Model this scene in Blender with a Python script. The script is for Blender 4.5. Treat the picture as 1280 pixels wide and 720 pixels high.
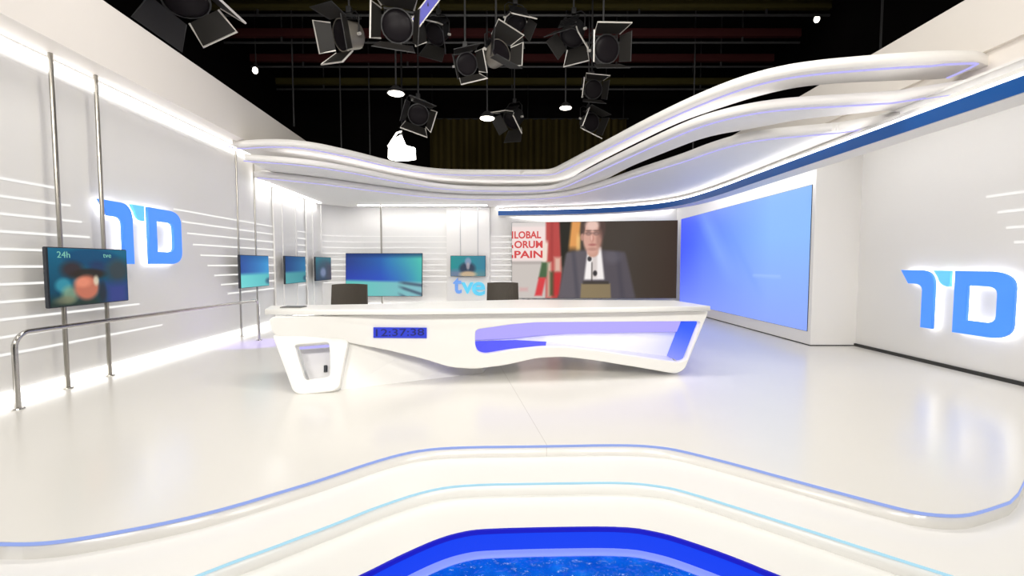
import bpy, bmesh, math, random
from mathutils import Vector, Matrix
random.seed(7)
SC = bpy.context.scene
COL = SC.collection
for _o in list(bpy.data.objects):
    bpy.data.objects.remove(_o)

# ------------------------------------------------------------------ camera, world, exposure
F, EYE, HOR = 560.0, 1.5, 330.0            # focal length in pixels of the 1280x720 frame, eye height, horizon row
PITCH = math.atan((360.0 - HOR) / F)
cam = bpy.data.cameras.new('camera')
cam.sensor_width = 36.0
cam.lens = 36.0 * F / 1280.0
cam.clip_start, cam.clip_end = 0.05, 200
camo = bpy.data.objects.new('camera', cam)
camo.location = (0, 0, EYE)
camo.rotation_euler = (math.pi / 2 - PITCH, 0, 0)
COL.objects.link(camo)
SC.camera = camo
SC.view_settings.view_transform = 'Standard'
SC.view_settings.look = 'None'
SC.view_settings.exposure = 0.12
SC.view_settings.gamma = 1.0
SC.view_settings.use_curve_mapping = False
W = bpy.data.worlds.new('World')
SC.world = W
W.use_nodes = True
W.node_tree.nodes['Background'].inputs[0].default_value = (0.5, 0.5, 0.55, 1)
W.node_tree.nodes['Background'].inputs[1].default_value = 0.006
SC.cycles.max_bounces = 10
SC.cycles.diffuse_bounces = 6
SC.cycles.sample_clamp_indirect = 4.0


def area(name, loc, target, sx, sy, power, col=(1, 0.955, 0.885), spread=180):
    l = bpy.data.lights.new(name, 'AREA')
    l.shape = 'RECTANGLE'; l.size = sx; l.size_y = sy
    l.energy = power; l.color = col
    l.spread = math.radians(spread)
    o = bpy.data.objects.new(name, l)
    o.location = loc
    d = Vector(target) - Vector(loc)
    o.rotation_euler = d.to_track_quat('-Z', 'Y').to_euler()
    COL.objects.link(o)
    return o


# added soft banks, out of view, light the set (housings built with the fixtures)
KEY = 82.0
BANKS = [((-3.0, 1.6, 6.2), (-3.6, 3.6, 0)), ((0.0, 1.4, 6.3), (0, 4.0, 0)), ((3.0, 1.6, 6.2), (3.6, 3.6, 0)),
         ((-2.6, 4.6, 6.6), (-2.9, 7.0, 0)), ((2.6, 4.6, 6.6), (2.9, 7.0, 0)), ((0.0, 5.2, 6.8), (0, 9.0, 0))]
for i, (p, t) in enumerate(BANKS):
    area('soft_bank_light', p, t, 1.7, 0.9, KEY * (0.36 if i < 3 else 1.0), spread=170)
FRONT = [((-3.0, -1.6, 4.4), (-1.2, 9.0, 1.2)), ((3.0, -1.6, 4.4), (1.2, 9.0, 1.2)), ((0.0, -1.9, 4.8), (0.0, 12.0, 1.4))]
for i, (p, t) in enumerate(FRONT):
    area('soft_bank_light', p, t, 1.7, 0.9, 72.0, spread=115)


# ------------------------------------------------------------------ pixel <-> place helpers (frame 1280x720)
CP, SP = math.cos(PITCH), math.sin(PITCH)


def ray(px, py):
    u, v = (px - 640.0) / F, (360.0 - py) / F
    return Vector((u, CP + v * SP, -SP + v * CP))


def atz(px, py, z):
    d = ray(px, py)
    t = (z - EYE) / d.z
    return Vector((d.x * t, d.y * t, z))


def aty(px, py, y):
    d = ray(px, py)
    t = y / d.y
    return Vector((d.x * t, y, EYE + d.z * t))


def onplane(px, py, p0, n):
    d = ray(px, py)
    o = Vector((0, 0, EYE))
    t = (Vector(p0) - o).dot(n) / d.dot(n)
    return o + d * t


# ------------------------------------------------------------------ materials
def lin(c):
    return tuple(((x / 255.0) / 12.92 if x / 255.0 <= 0.04045 else ((x / 255.0 + 0.055) / 1.055) ** 2.4) for x in c)


def mat(name, col, rough=0.4, metal=0.0, spec=0.5, emit=None, estr=0.0, coat=0.0, noise=0.0, nscale=8.0, bump=0.0):
    m = bpy.data.materials.new(name)
    m.use_nodes = True
    nt = m.node_tree
    b = nt.nodes['Principled BSDF']
    b.inputs['Base Color'].default_value = (*col, 1)
    b.inputs['Roughness'].default_value = rough
    b.inputs['Metallic'].default_value = metal
    b.inputs['Specular IOR Level'].default_value = spec
    b.inputs['Coat Weight'].default_value = coat
    if emit:
        b.inputs['Emission Color'].default_value = (*emit, 1)
        b.inputs['Emission Strength'].default_value = estr
    if noise or bump:
        tc = nt.nodes.new('ShaderNodeTexCoord')
        nz = nt.nodes.new('ShaderNodeTexNoise')
        nz.inputs['Scale'].default_value = nscale
        nz.inputs['Detail'].default_value = 4
        nt.links.new(tc.outputs['Object'], nz.inputs['Vector'])
        if noise:
            mx = nt.nodes.new('ShaderNodeMixRGB')
            mx.inputs[1].default_value = (*[c * (1 - noise) for c in col], 1)
            mx.inputs[2].default_value = (*[min(1, c * (1 + noise)) for c in col], 1)
            nt.links.new(nz.outputs['Fac'], mx.inputs[0])
            nt.links.new(mx.outputs[0], b.inputs['Base Color'])
        if bump:
            bp = nt.nodes.new('ShaderNodeBump')
            bp.inputs['Strength'].default_value = bump
            nt.links.new(nz.outputs['Fac'], bp.inputs['Height'])
            nt.links.new(bp.outputs[0], b.inputs['Normal'])
    return m


def glow(name, col, s):
    return mat(name, (0.02, 0.02, 0.02), 0.6, emit=col, estr=s, spec=0.1)


M = {}
M['white'] = mat('white_paint', (0.86, 0.845, 0.82), 0.45, spec=0.3, noise=0.012, nscale=1.5)
M['wall'] = mat('wall_paint', (0.83, 0.82, 0.80), 0.55, spec=0.25, noise=0.012, nscale=0.7)
M['fascia'] = mat('fascia_paint', (0.87, 0.825, 0.775), 0.5, spec=0.25, noise=0.012, nscale=0.8)  # warm tungsten light put into the paint colour
M['desk'] = mat('desk_lacquer', (0.89, 0.885, 0.86), 0.28, spec=0.45, noise=0.005)
M['step'] = mat('step_lacquer', (0.90, 0.89, 0.86), 0.25, spec=0.4, noise=0.01, nscale=2)
M['led_white'] = glow('white_led', (1, 0.98, 0.95), 2.6)
M['led_rim'] = glow('rim_led', (1, 0.97, 0.96), 8.0)
M['led_top'] = glow('top_led', (1, 0.98, 0.95), 3.2)
M['led_canopy'] = glow('canopy_led', (1, 0.97, 0.97), 6.0)
M['led_cove'] = glow('cove_led', (1, 0.98, 0.96), 9.0)
M['led_wash'] = glow('wash_led', (1, 0.98, 0.96), 17.0)
M['led_line'] = glow('thin_white_led', (1, 0.98, 0.95), 0.92)
M['led_violet'] = glow('violet_led', lin((188, 182, 246)), 0.95)
M['led_edge'] = glow('step_edge_led', lin((146, 166, 228)), 1.0)
M['led_aqua'] = glow('aqua_edge_led', lin((172, 218, 236)), 1.0)
M['blue_band'] = mat('blue_band', (0.0, 0.075, 0.30), 0.35, emit=(0.0, 0.055, 0.24), estr=0.15)
M['logo'] = mat('logo_blue', lin((60, 125, 235)), 0.4, emit=lin((70, 140, 245)), estr=0.55)
M['logo_light'] = mat('logo_pale_blue', lin((90, 180, 225)), 0.4, emit=lin((100, 190, 235)), estr=0.55)
M['tve'] = mat('channel_letters_cyan', lin((90, 200, 235)), 0.4, emit=lin((100, 205, 240)), estr=0.25)
M['tve_t'] = mat('channel_letter_blue', lin((110, 160, 230)), 0.4, emit=lin((100, 150, 230)), estr=0.25)
M['chrome'] = mat('brushed_steel', (0.42, 0.40, 0.36), 0.28, 1.0)
M['rail'] = mat('polished_steel', (0.55, 0.53, 0.50), 0.2, 1.0)
M['thin_pole'] = mat('pale_grey_pole', (0.6, 0.6, 0.6), 0.35, 0.6)
M['bezel'] = mat('dark_bezel', (0.03, 0.035, 0.045), 0.4)
M['black'] = mat('black_metal', (0.012, 0.012, 0.013), 0.5, noise=0.2)
M['darkgrey'] = mat('dark_grey_metal', (0.05, 0.05, 0.052), 0.45, 0.3)
M['door_metal'] = mat('barn_door_metal', (0.022, 0.02, 0.018), 0.5, 0.2)
M['pale_metal'] = mat('pale_lamp_metal', (0.22, 0.20, 0.17), 0.45, 0.3)
M['edge_metal'] = mat('bright_edge_metal', (0.8, 0.77, 0.72), 0.35, 0.4)
M['leather'] = mat('dark_brown_leather', (0.035, 0.026, 0.016), 0.5, noise=0.25, nscale=30)
M['rubber'] = mat('black_rubber', (0.01, 0.01, 0.01), 0.7)
M['ceil'] = mat('black_ceiling', (0.006, 0.005, 0.005), 0.9, spec=0.1, noise=0.3, nscale=3)
M['beam_red'] = mat('rust_brown_beam', (0.05, 0.012, 0.012), 0.8, spec=0.1)
M['beam_olive'] = mat('olive_batten', (0.05, 0.042, 0.012), 0.8, spec=0.1)
M['slot'] = mat('dark_slot', (0.03, 0.03, 0.028), 0.7)
M['lens'] = mat('fresnel_lens', (0.012, 0.010, 0.012), 0.3, spec=0.08)
M['lens_on'] = glow('lit_lamp', (1, 0.93, 0.8), 6.0)
M['bulb'] = glow('bright_bulb', (1, 0.96, 0.86), 9.0)
M['gel'] = mat('blue_gel', lin((90, 90, 190)), 0.4, emit=lin((70, 70, 160)), estr=0.3)
M['led_recess'] = glow('recess_led', (1, 0.98, 1.0), 6.0)
M['recess_white'] = mat('recess_panel', (0.86, 0.86, 0.88), 0.35)
M['acrylic_violet'] = glow('violet_acrylic', lin((176, 166, 250)), 1.0)  # violet light on the recess back, put into its own glow
M['pool_wall'] = glow('blue_pool_wall', lin((5, 60, 235)), 1.0)
M['pool_lip'] = glow('deep_blue_pool_lip', lin((8, 12, 190)), 1.0)
M['pool_ledge'] = mat('pale_ledge', lin((120, 135, 225)), 0.3, emit=lin((115, 130, 225)), estr=0.7)  # reflection in the water, put into colour and glow


def mat_floor():
    m = mat('gloss_floor', (0.80, 0.785, 0.745), 0.2, spec=0.45, noise=0.012, nscale=1.2)
    nt = m.node_tree
    b = nt.nodes['Principled BSDF']
    src = b.inputs['Base Color'].links[0].from_socket
    # one thin joint between two floor sheets: a line through (0.28,3.7) and (-0.09,6.0)
    g = nt.nodes.new('ShaderNodeNewGeometry')
    dt = nt.nodes.new('ShaderNodeVectorMath'); dt.operation = 'DOT_PRODUCT'
    n = Vector((2.3, 0.37, 0)).normalized()
    dt.inputs[1].default_value = n
    nt.links.new(g.outputs['Position'], dt.inputs[0])
    sb = nt.nodes.new('ShaderNodeMath'); sb.operation = 'SUBTRACT'
    sb.inputs[1].default_value = n.x * 0.28 + n.y * 3.7
    nt.links.new(dt.outputs['Value'], sb.inputs[0])
    ab = nt.nodes.new('ShaderNodeMath'); ab.operation = 'ABSOLUTE'
    nt.links.new(sb.outputs[0], ab.inputs[0])
    lt = nt.nodes.new('ShaderNodeMath'); lt.operation = 'LESS_THAN'; lt.inputs[1].default_value = 0.003
    nt.links.new(ab.outputs[0], lt.inputs[0])
    mx = nt.nodes.new('ShaderNodeMixRGB')
    mx.inputs[2].default_value = (0.62, 0.6, 0.56, 1)
    nt.links.new(lt.outputs[0], mx.inputs[0])
    nt.links.new(src, mx.inputs[1])
    nt.links.new(mx.outputs[0], b.inputs['Base Color'])
    return m


M['floor'] = mat_floor()


def mat_curtain():
    m = mat('olive_drape', (0.02, 0.016, 0.006), 0.9, spec=0.05)
    nt = m.node_tree
    b = nt.nodes['Principled BSDF']
    tc = nt.nodes.new('ShaderNodeTexCoord')
    wv = nt.nodes.new('ShaderNodeTexWave')
    wv.inputs['Scale'].default_value = 1.3; wv.inputs['Distortion'].default_value = 1.5
    mp = nt.nodes.new('ShaderNodeMapping'); mp.inputs['Scale'].default_value = (1, 1, 0.05)
    nt.links.new(tc.outputs['Object'], mp.inputs['Vector'])
    nt.links.new(mp.outputs[0], wv.inputs['Vector'])
    mx = nt.nodes.new('ShaderNodeMixRGB')
    mx.inputs[1].default_value = (0.035, 0.027, 0.010, 1); mx.inputs[2].default_value = (0.07, 0.055, 0.018, 1)
    nt.links.new(wv.outputs['Fac'], mx.inputs[0])
    nt.links.new(mx.outputs[0], b.inputs['Base Color'])
    return m


M['curtain'] = mat_curtain()


def mat_water():
    m = bpy.data.materials.new('blue_water'); m.use_nodes = True
    nt = m.node_tree
    b = nt.nodes['Principled BSDF']
    b.inputs['Roughness'].default_value = 0.04
    b.inputs['Specular IOR Level'].default_value = 0.5
    tc = nt.nodes.new('ShaderNodeTexCoord')
    nz = nt.nodes.new('ShaderNodeTexNoise'); nz.inputs['Scale'].default_value = 7; nz.inputs['Detail'].default_value = 6
    nt.links.new(tc.outputs['Object'], nz.inputs['Vector'])
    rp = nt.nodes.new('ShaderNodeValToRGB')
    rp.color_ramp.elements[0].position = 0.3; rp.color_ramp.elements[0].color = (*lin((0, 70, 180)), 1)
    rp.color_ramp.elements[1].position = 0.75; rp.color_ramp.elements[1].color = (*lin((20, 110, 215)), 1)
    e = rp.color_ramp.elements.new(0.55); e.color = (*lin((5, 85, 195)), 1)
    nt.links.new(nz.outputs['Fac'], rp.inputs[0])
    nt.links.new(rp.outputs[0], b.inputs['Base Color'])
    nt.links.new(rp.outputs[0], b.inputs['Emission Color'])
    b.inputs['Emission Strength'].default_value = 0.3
    n2 = nt.nodes.new('ShaderNodeTexNoise'); n2.inputs['Scale'].default_value = 14; n2.inputs['Detail'].default_value = 3
    nt.links.new(tc.outputs['Object'], n2.inputs['Vector'])
    bp = nt.nodes.new('ShaderNodeBump'); bp.inputs['Strength'].default_value = 0.7; bp.inputs['Distance'].default_value = 0.05
    nt.links.new(n2.outputs['Fac'], bp.inputs['Height'])
    nt.links.new(bp.outputs[0], b.inputs['Normal'])
    return m


M['water'] = mat_water()


def mat_picture():
    m = bpy.data.materials.new('screen_picture'); m.use_nodes = True
    nt = m.node_tree
    b = nt.nodes['Principled BSDF']
    b.inputs['Base Color'].default_value = (0.01, 0.01, 0.01, 1)
    b.inputs['Roughness'].default_value = 0.35
    b.inputs['Specular IOR Level'].default_value = 0.06
    a = nt.nodes.new('ShaderNodeAttribute'); a.attribute_name = 'picture'
    nt.links.new(a.outputs['Color'], b.inputs['Emission Color'])
    b.inputs['Emission Strength'].default_value = 1.0
    return m


M['picture'] = mat_picture()


# ------------------------------------------------------------------ object helpers
def tag(o, label=None, cat=None, group=None, kind=None):
    for k, v in (('label', label), ('category', cat), ('group', group), ('kind', kind)):
        if v: o[k] = v
    return o


def thing(name, loc, label, cat, group=None):
    o = bpy.data.objects.new(name, None)
    o.empty_display_size = 0.1
    o.location = loc
    COL.objects.link(o)
    return tag(o, label, cat, group)


def wloc(o):
    v = Vector(o.location)
    while o.parent:
        o = o.parent
        v += Vector(o.location)
    return v


def obj(name, bm, m, parent=None, smooth=False, label=None):
    """links a bmesh whose vertices are in world coordinates as one mesh object"""
    bmesh.ops.recalc_face_normals(bm, faces=bm.faces)
    c = sum((v.co for v in bm.verts), Vector()) / max(1, len(bm.verts))
    zmin = min(v.co.z for v in bm.verts)
    org = Vector((c.x, c.y, zmin))
    for v in bm.verts: v.co -= org
    me = bpy.data.meshes.new(name)
    bm.to_mesh(me); bm.free()
    if smooth:
        for p in me.polygons: p.use_smooth = True
        try: me.set_sharp_from_angle(angle=math.radians(35))
        except Exception: pass
    me.materials.append(m)
    o = bpy.data.objects.new(name, me)
    COL.objects.link(o)
    if parent:
        o.parent = parent
        o.location = org - wloc(parent)
    else:
        o.location = org
    if label: o['label'] = label
    return o


def struct(name, bm, m, parent=None, smooth=False, label=None):
    o = obj(name, bm, m, parent, smooth, label)
    o['kind'] = 'structure'
    return o


def bx(bm, x0, x1, y0, y1, z0, z1, mtx=None):
    vs = [Vector((x, y, z)) for z in (z0, z1) for y in (y0, y1) for x in (x0, x1)]
    if mtx is not None: vs = [mtx @ v for v in vs]
    b = [bm.verts.new(v) for v in vs]
    for f in ((0, 2, 3, 1), (4, 5, 7, 6), (0, 1, 5, 4), (2, 6, 7, 3), (0, 4, 6, 2), (1, 3, 7, 5)):
        bm.faces.new([b[i] for i in f])


def box(x0, x1, y0, y1, z0, z1, bevel=0.0, mtx=None):
    bm = bmesh.new()
    bx(bm, x0, x1, y0, y1, z0, z1, mtx)
    if bevel:
        bmesh.ops.recalc_face_normals(bm, faces=bm.faces)
        bmesh.ops.bevel(bm, geom=bm.edges[:], offset=bevel, segments=2, affect='EDGES', profile=0.5)
    return bm


def tube(bm, pts, r, n=10, caps=True):
    pts = [Vector(p) for p in pts]
    rs = r if isinstance(r, (list, tuple)) else [r] * len(pts)
    rings = []
    up = None
    for i, p in enumerate(pts):
        a = pts[max(0, i - 1)]; b = pts[min(len(pts) - 1, i + 1)]
        t = (b - a).normalized()
        if up is None:
            up = t.orthogonal().normalized()
        else:
            up = (up - t * up.dot(t))
            up = up.normalized() if up.length > 1e-6 else t.orthogonal().normalized()
        s = t.cross(up)
        rings.append([bm.verts.new(p + (up * math.cos(2 * math.pi * k / n) + s * math.sin(2 * math.pi * k / n)) * rs[i]) for k in range(n)])
    for i in range(len(rings) - 1):
        for k in range(n):
            bm.faces.new((rings[i][k], rings[i][(k + 1) % n], rings[i + 1][(k + 1) % n], rings[i + 1][k]))
    if caps:
        bm.faces.new(rings[0][::-1]); bm.faces.new(rings[-1])
    return bm


def tubeb(pts, r, n=10):
    return tube(bmesh.new(), pts, r, n)


def chaikin(pts, it=2):
    pts = [Vector(p) for p in pts]
    for _ in range(it):
        out = [pts[0]]
        for a, b in zip(pts[:-1], pts[1:]):
            out += [a * 0.75 + b * 0.25, a * 0.25 + b * 0.75]
        out.append(pts[-1])
        pts = out
    return pts


def solid2d(outer, holes=(), depth=0.1, bevel=0.0, fn=None):
    """flat outline with holes given thickness; w runs 0..depth; fn maps (u,v,w) into the world"""
    cu = bpy.data.curves.new('outline', 'CURVE')
    cu.dimensions = '2D'; cu.fill_mode = 'BOTH'
    cu.extrude = max(0.0, depth / 2 - bevel); cu.bevel_depth = bevel; cu.bevel_resolution = 1
    if bevel: cu.offset = -bevel
    for ring in [outer] + list(holes):
        s = cu.splines.new('POLY')
        s.points.add(len(ring) - 1)
        for p, q in zip(s.points, ring): p.co = (q[0], q[1], 0, 1)
        s.use_cyclic_u = True
    o = bpy.data.objects.new('outline', cu)
    COL.objects.link(o)
    dg = bpy.context.evaluated_depsgraph_get()
    me = bpy.data.meshes.new_from_object(o.evaluated_get(dg))
    bm = bmesh.new(); bm.from_mesh(me)
    bpy.data.objects.remove(o); bpy.data.curves.remove(cu); bpy.data.meshes.remove(me)
    bmesh.ops.remove_doubles(bm, verts=bm.verts, dist=1e-5)
    for v in bm.verts:
        w = v.co.z + depth / 2
        v.co = Vector(fn(v.co.x, v.co.y, w)) if fn else Vector((v.co.x, v.co.y, w))
    return bm


def letters(text, size, depth, fn, align='LEFT', weight=0.0, sx=1.0, spacing=1.0):
    cu = bpy.data.curves.new('lettering', 'FONT')
    cu.body = text; cu.size = size; cu.extrude = depth / 2; cu.align_x = align; cu.offset = weight
    cu.resolution_u = 4; cu.space_character = spacing
    o = bpy.data.objects.new('lettering', cu)
    COL.objects.link(o)
    dg = bpy.context.evaluated_depsgraph_get()
    me = bpy.data.meshes.new_from_object(o.evaluated_get(dg))
    bm = bmesh.new(); bm.from_mesh(me)
    bpy.data.objects.remove(o); bpy.data.curves.remove(cu); bpy.data.meshes.remove(me)
    for v in bm.verts:
        v.co = Vector(fn(v.co.x * sx, v.co.y, v.co.z + depth / 2))
    return bm


def extrude_z(poly, z0, z1):
    return solid2d([(p[0], p[1]) for p in poly], (), z1 - z0, 0, lambda u, v, w: (u, v, z0 + w))


def offset_line(pts, d):
    """plan polyline moved sideways by d (to the left of its direction)"""
    out = []
    for i, p in enumerate(pts):
        a = pts[max(0, i - 1)]; b = pts[min(len(pts) - 1, i + 1)]
        t = Vector((b[0] - a[0], b[1] - a[1])).normalized()
        out.append(Vector((p[0] - t.y * d, p[1] + t.x * d)))
    return out


def sweep(path, profile):
    """closed profile of (offset to the left, z) swept along a plan polyline"""
    bm = bmesh.new()
    rings = []
    lines = {}
    for o_, z in profile:
        lines[(o_, z)] = offset_line(path, o_)
    for i in range(len(path)):
        rings.append([bm.verts.new((lines[q][i].x, lines[q][i].y, q[1])) for q in profile])
    n = len(profile)
    for a, b in zip(rings[:-1], rings[1:]):
        for k in range(n):
            bm.faces.new((a[k], a[(k + 1) % n], b[(k + 1) % n], b[k]))
    bm.faces.new(rings[0]); bm.faces.new(rings[-1][::-1])
    return bm


# ------------------------------------------------------------------ the setting
KX = -0.064                                    # the left wall turns slightly outwards


def lx(d, y):                                  # x of the plane that runs along the left wall at distance d
    return -d + KX * y


BACK = 15.0
WALL_L = 5.18

# stage floor: everything behind the first step edge
E1 = [(0, 677), (47, 677), (90, 672), (133, 665), (213, 650), (283, 633), (350, 613), (400, 598), (467, 575), (516, 562), (566, 557), (676, 556),
      (783, 554), (826, 557), (854, 562), (920, 578.5), (987, 597), (1060, 616.5), (1120, 632.5), (1154, 640), (1200, 643), (1230, 636.5), (1280, 619)]
E2 = [(240, 720), (283, 703), (333, 685), (426, 650), (467, 633), (533, 611), (583, 604), (683, 602.5), (783, 601), (826, 606), (854, 611.5),
      (987, 653), (1120, 696), (1197, 720)]
E3 = [(447, 720), (500, 693), (550, 671), (586, 662), (613, 660), (683, 658), (783, 657), (826, 665), (854, 673), (920, 696), (977, 720)]
Z2, Z3, ZW = -0.10, -0.20, -0.345
e1 = [atz(px, py, 0.0) for px, py in E1]
e1 = chaikin([Vector((-6.3, e1[0].y, 0)), Vector((-4.2, e1[0].y, 0))] + e1 + [Vector((4.6, 3.9, 0)), Vector((6.3, 5.0, 0))], 2)
e2 = [atz(px, py, Z2) for px, py in E2]
d0 = (e2[0] - e2[2]).normalized(); d1 = (e2[-1] - e2[-3]).normalized()
e2 = chaikin([e2[0] + d0 * 2.2] + e2 + [e2[-1] + d1 * 2.2], 2)
e3 = [atz(px, py, Z3) for px, py in E3]
d0 = (e3[0] - e3[2]).normalized(); d1 = (e3[-1] - e3[-3]).normalized()
e3 = chaikin([e3[0] + d0 * 1.3] + e3 + [e3[-1] + d1 * 1.3], 2)

fl = extrude_z([(p.x, p.y) for p in e1] + [(6.5, 5.0), (6.5, 17.5), (-6.9, 17.5), (-6.9, e1[0].y)], -0.3, 0.0)
floor = struct('floor', fl, M['floor'])
# lower step: plan between the edges
st = thing('stage_step', (0, 3.4, Z2 - 0.2), 'white middle step below the stage floor, edged by a thin aqua light line', 'step')
low_front = -1.2
obj('tread', extrude_z([(p.x, p.y) for p in e2] + [(6.5, e2[-1].y), (6.5, 5.2)] + [(p.x, p.y + 0.02) for p in reversed(e1)] + [(-6.5, e1[0].y), (-6.5, e2[0].y)], Z2 - 0.2, Z2), M['step'], st)


def edge_strip(path, z0, z1, out):
    a = [(p.x, p.y) for p in path]
    return sweep([Vector(q) for q in a], [(0.01, z0), (-out, z0), (-out, z1), (0.01, z1)])


obj('light_strip', edge_strip(e1, -0.022, -0.004, 0.006), M['led_edge'], floor, label='blue light line under the edge of the stage floor')
obj('light_strip', edge_strip(e2, Z2 - 0.018, Z2 - 0.004, 0.006), M['led_aqua'], st, label='aqua light line under the step edge')
# lowest deck with the pool cut out
pool_front = 0.55
pool_ring = [(p.x, p.y) for p in e3] + [(e3[-1].x + 0.1, pool_front), (e3[0].x - 0.1, pool_front)]
deck = solid2d([(-6.5, -1.5), (6.5, -1.5), (6.5, 5.1)] + [(p.x, p.y + 0.02) for p in reversed(e2)] + [(-6.5, e2[0].y)], [pool_ring], 0.3, 0,
               lambda u, v, w: (u, v, Z3 - 0.3 + w))
struct('floor', deck, M['step'])
pool = thing('water_pool', (0, 1.8, ZW - 0.2), 'shallow bright blue pool sunk into the white floor in front of the steps', 'pool')


def ring_wall(path, z0, z1, inn):
    return sweep([Vector((p.x, p.y)) for p in path], [(0.004, z0), (-inn, z0), (-inn, z1), (0.004, z1)])


obj('wall', ring_wall(e3, ZW, Z3 - 0.03, 0.012), M['pool_wall'], pool, label='glowing blue pool wall')
obj('lip', ring_wall(e3, Z3 - 0.03, Z3 - 0.003, 0.016), M['pool_lip'], pool, label='deep blue pool lip')
inn3 = offset_line(e3, -0.045)
obj('ledge', sweep([Vector((p.x, p.y)) for p in e3], [(-0.012, ZW - 0.1), (-0.085, ZW - 0.1), (-0.085, ZW + 0.004), (-0.012, ZW + 0.004)]), M['pool_ledge'], pool, label='pale violet ledge at the water line')  # strip painted as the violet reflection at the water's edge
obj('water', extrude_z(pool_ring, ZW - 0.2, ZW), M['water'], pool)

# left wall, rounded corner and back wall: one thin shell in two objects
arc = []
xl = lx(WALL_L, BACK)
R = 1.1
for k in range(9):
    a = math.pi - k * (math.pi / 2) / 8
    arc.append(Vector((xl + R + 0.07 + R * math.cos(a), BACK - R + R * math.sin(a))))
pl = [Vector((lx(WALL_L, y), y)) for y in (-1.5, 4, 8, 11, 13.7)] + arc
struct('wall_left', sweep(pl, [(0, 0), (0.12, 0), (0.12, 4.1), (0, 4.1)]), M['wall'], smooth=True)
struct('wall_back', box(xl + R + 0.07, 6.5, BACK, BACK + 0.12, 0, 3.48), M['wall'])
wl = bpy.data.objects['wall_left']; wb = bpy.data.objects['wall_back']
struct('wall_right', box(6.3, 6.42, -1.5, BACK, 0.05, 3.49), M['wall'])
wr = bpy.data.objects['wall_right']
struct('baseboard_right', box(6.27, 6.42, -1.5, 8.3, 0.0, 0.05), M['slot'])


def wall_strip(path, z0, z1, out=0.012, m='led_white'):
    return sweep(path, [(0.005, z0), (-out, z0), (-out, z1), (0.005, z1)])


def left_run(y0, y1, n=4):
    return [Vector((lx(WALL_L, y0 + (y1 - y0) * k / n), y0 + (y1 - y0) * k / n)) for k in range(n + 1)]


obj('light_strip', wall_strip(left_run(-1.4, 10.6), 3.79, 3.93, 0.03), M['led_top'], wl, label='wide white light strip along the top of the wall')
obj('light_strip', wall_strip(left_run(-1.4, 13.6), 0.0, 0.11, 0.03), M['led_white'], wl, label='wide white light strip along the foot of the wall')
# thin white light lines; those left of the blue letters have staggered ends
def left_y(px):                                # depth at which column px meets the left wall
    return WALL_L / (-(px - 640.0) / F + KX)


obj('light_strip', box(-4.9, -0.1, BACK - 0.03, BACK + 0.005, 0.0, 0.12), M['led_wash'], wb, label='white light strip along the foot of the back wall')  # added behind the desk to brighten the back wall
LINES = [2.42 - 0.19 * k for k in range(11)]
ends_a = [80, 92, 105, 114, 114, 120, 130, 150, 172, 190, 200]
starts_b = [220, 230, 236, 243, 252, 260, 268, 276, 284, 290, 296]
for k, z in enumerate(LINES):
    obj('light_line', wall_strip(left_run(-1.4, left_y(ends_a[k])), z - 0.013, z + 0.013, 0.008), M['led_line'], wl)
for k, z in enumerate(LINES[:9]):
    p = left_run(left_y(starts_b[k]), 13.6, 3) + arc[1:] + [Vector((-2.15, BACK))]
    obj('light_line', wall_strip(p, z - 0.013, z + 0.013, 0.008), M['led_line'], wl)
    obj('light_line', wall_strip([Vector((-0.7, BACK)), Vector((0.05, BACK))], z - 0.013, z + 0.013, 0.008), M['led_line'], wb)
for k, (px, py) in enumerate([(1228, 247), (1243, 266), (1255, 285), (1266, 303)]):
    y = 6.3 * F / (px - 640)
    z = EYE + (HOR - py) / F * y
    bm = box(6.29, 6.31, -1.4, y, z - 0.016, z + 0.016)
    obj('light_line', bm, M['led_line'], wr)

# left canopy: soffit and fascia above the wall
FD = 4.71
def lrun(d, y0, y1): return [Vector((lx(d, y0), y0)), Vector((lx(d, y1), y1))]
struct('trim_1', sweep(lrun(FD, -1.5, 14.9), [(0, 3.95), (0.42, 3.95), (0.42, 4.05), (0.1, 4.05), (0.1, 4.77), (0, 4.77)]), M['fascia'])
# right canopy: upper fascia, straight
R_up = [Vector((5.5, 13.0)), Vector((5.5, -1.5))]
struct('trim_2', sweep(R_up, [(0, 3.97), (0, 4.70), (0.14, 4.70), (0.14, 3.46), (0.05, 3.46), (0.05, 3.97)]), M['fascia'])
# right canopy: lower lip with the blue band, curving to the back wall
lip = chaikin([Vector(q) for q in ((4.7, -1.5), (4.7, 4.0), (4.7, 8.6), (4.74, 10.4), (4.62, 12.0), (4.2, 13.0), (3.4, 13.65), (2.4, 14.15), (1.3, 14.45), (-0.45, 14.68))], 3)
lipr = lip[::-1]
l2 = [Vector((p.x, p.y)) for p in lipr]
struct('trim_3', sweep(l2, [(0.34, 3.07), (0.012, 3.07), (0.012, 3.245), (0.13, 3.36), (0.34, 3.36)]), M['white'])
t3 = bpy.data.objects['trim_3']
obj('blue_band', sweep(l2, [(0.02, 3.078), (0.0, 3.078), (0.0, 3.23), (0.02, 3.23)]), M['blue_band'], t3, label='dark blue band along the canopy lip')
obj('rim_light', sweep(l2, [(0.014, 3.238), (0.006, 3.24), (0.04, 3.278), (0.048, 3.27)]), M['led_rim'], t3, label='thin white light line above the blue band')
# cove behind the lip: roof and hidden light
rt = [p for p in l2 if p.y < 12.5]
struct('trim_4', box(5.0, 6.4, -1.5, 13.0, 3.50, 3.53), M['white'])
obj('cove_light', sweep(l2, [(0.342, 3.12), (0.354, 3.12), (0.354, 3.2), (0.342, 3.2)]), M['led_cove'], t3, label='white cove light behind the lip')
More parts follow.
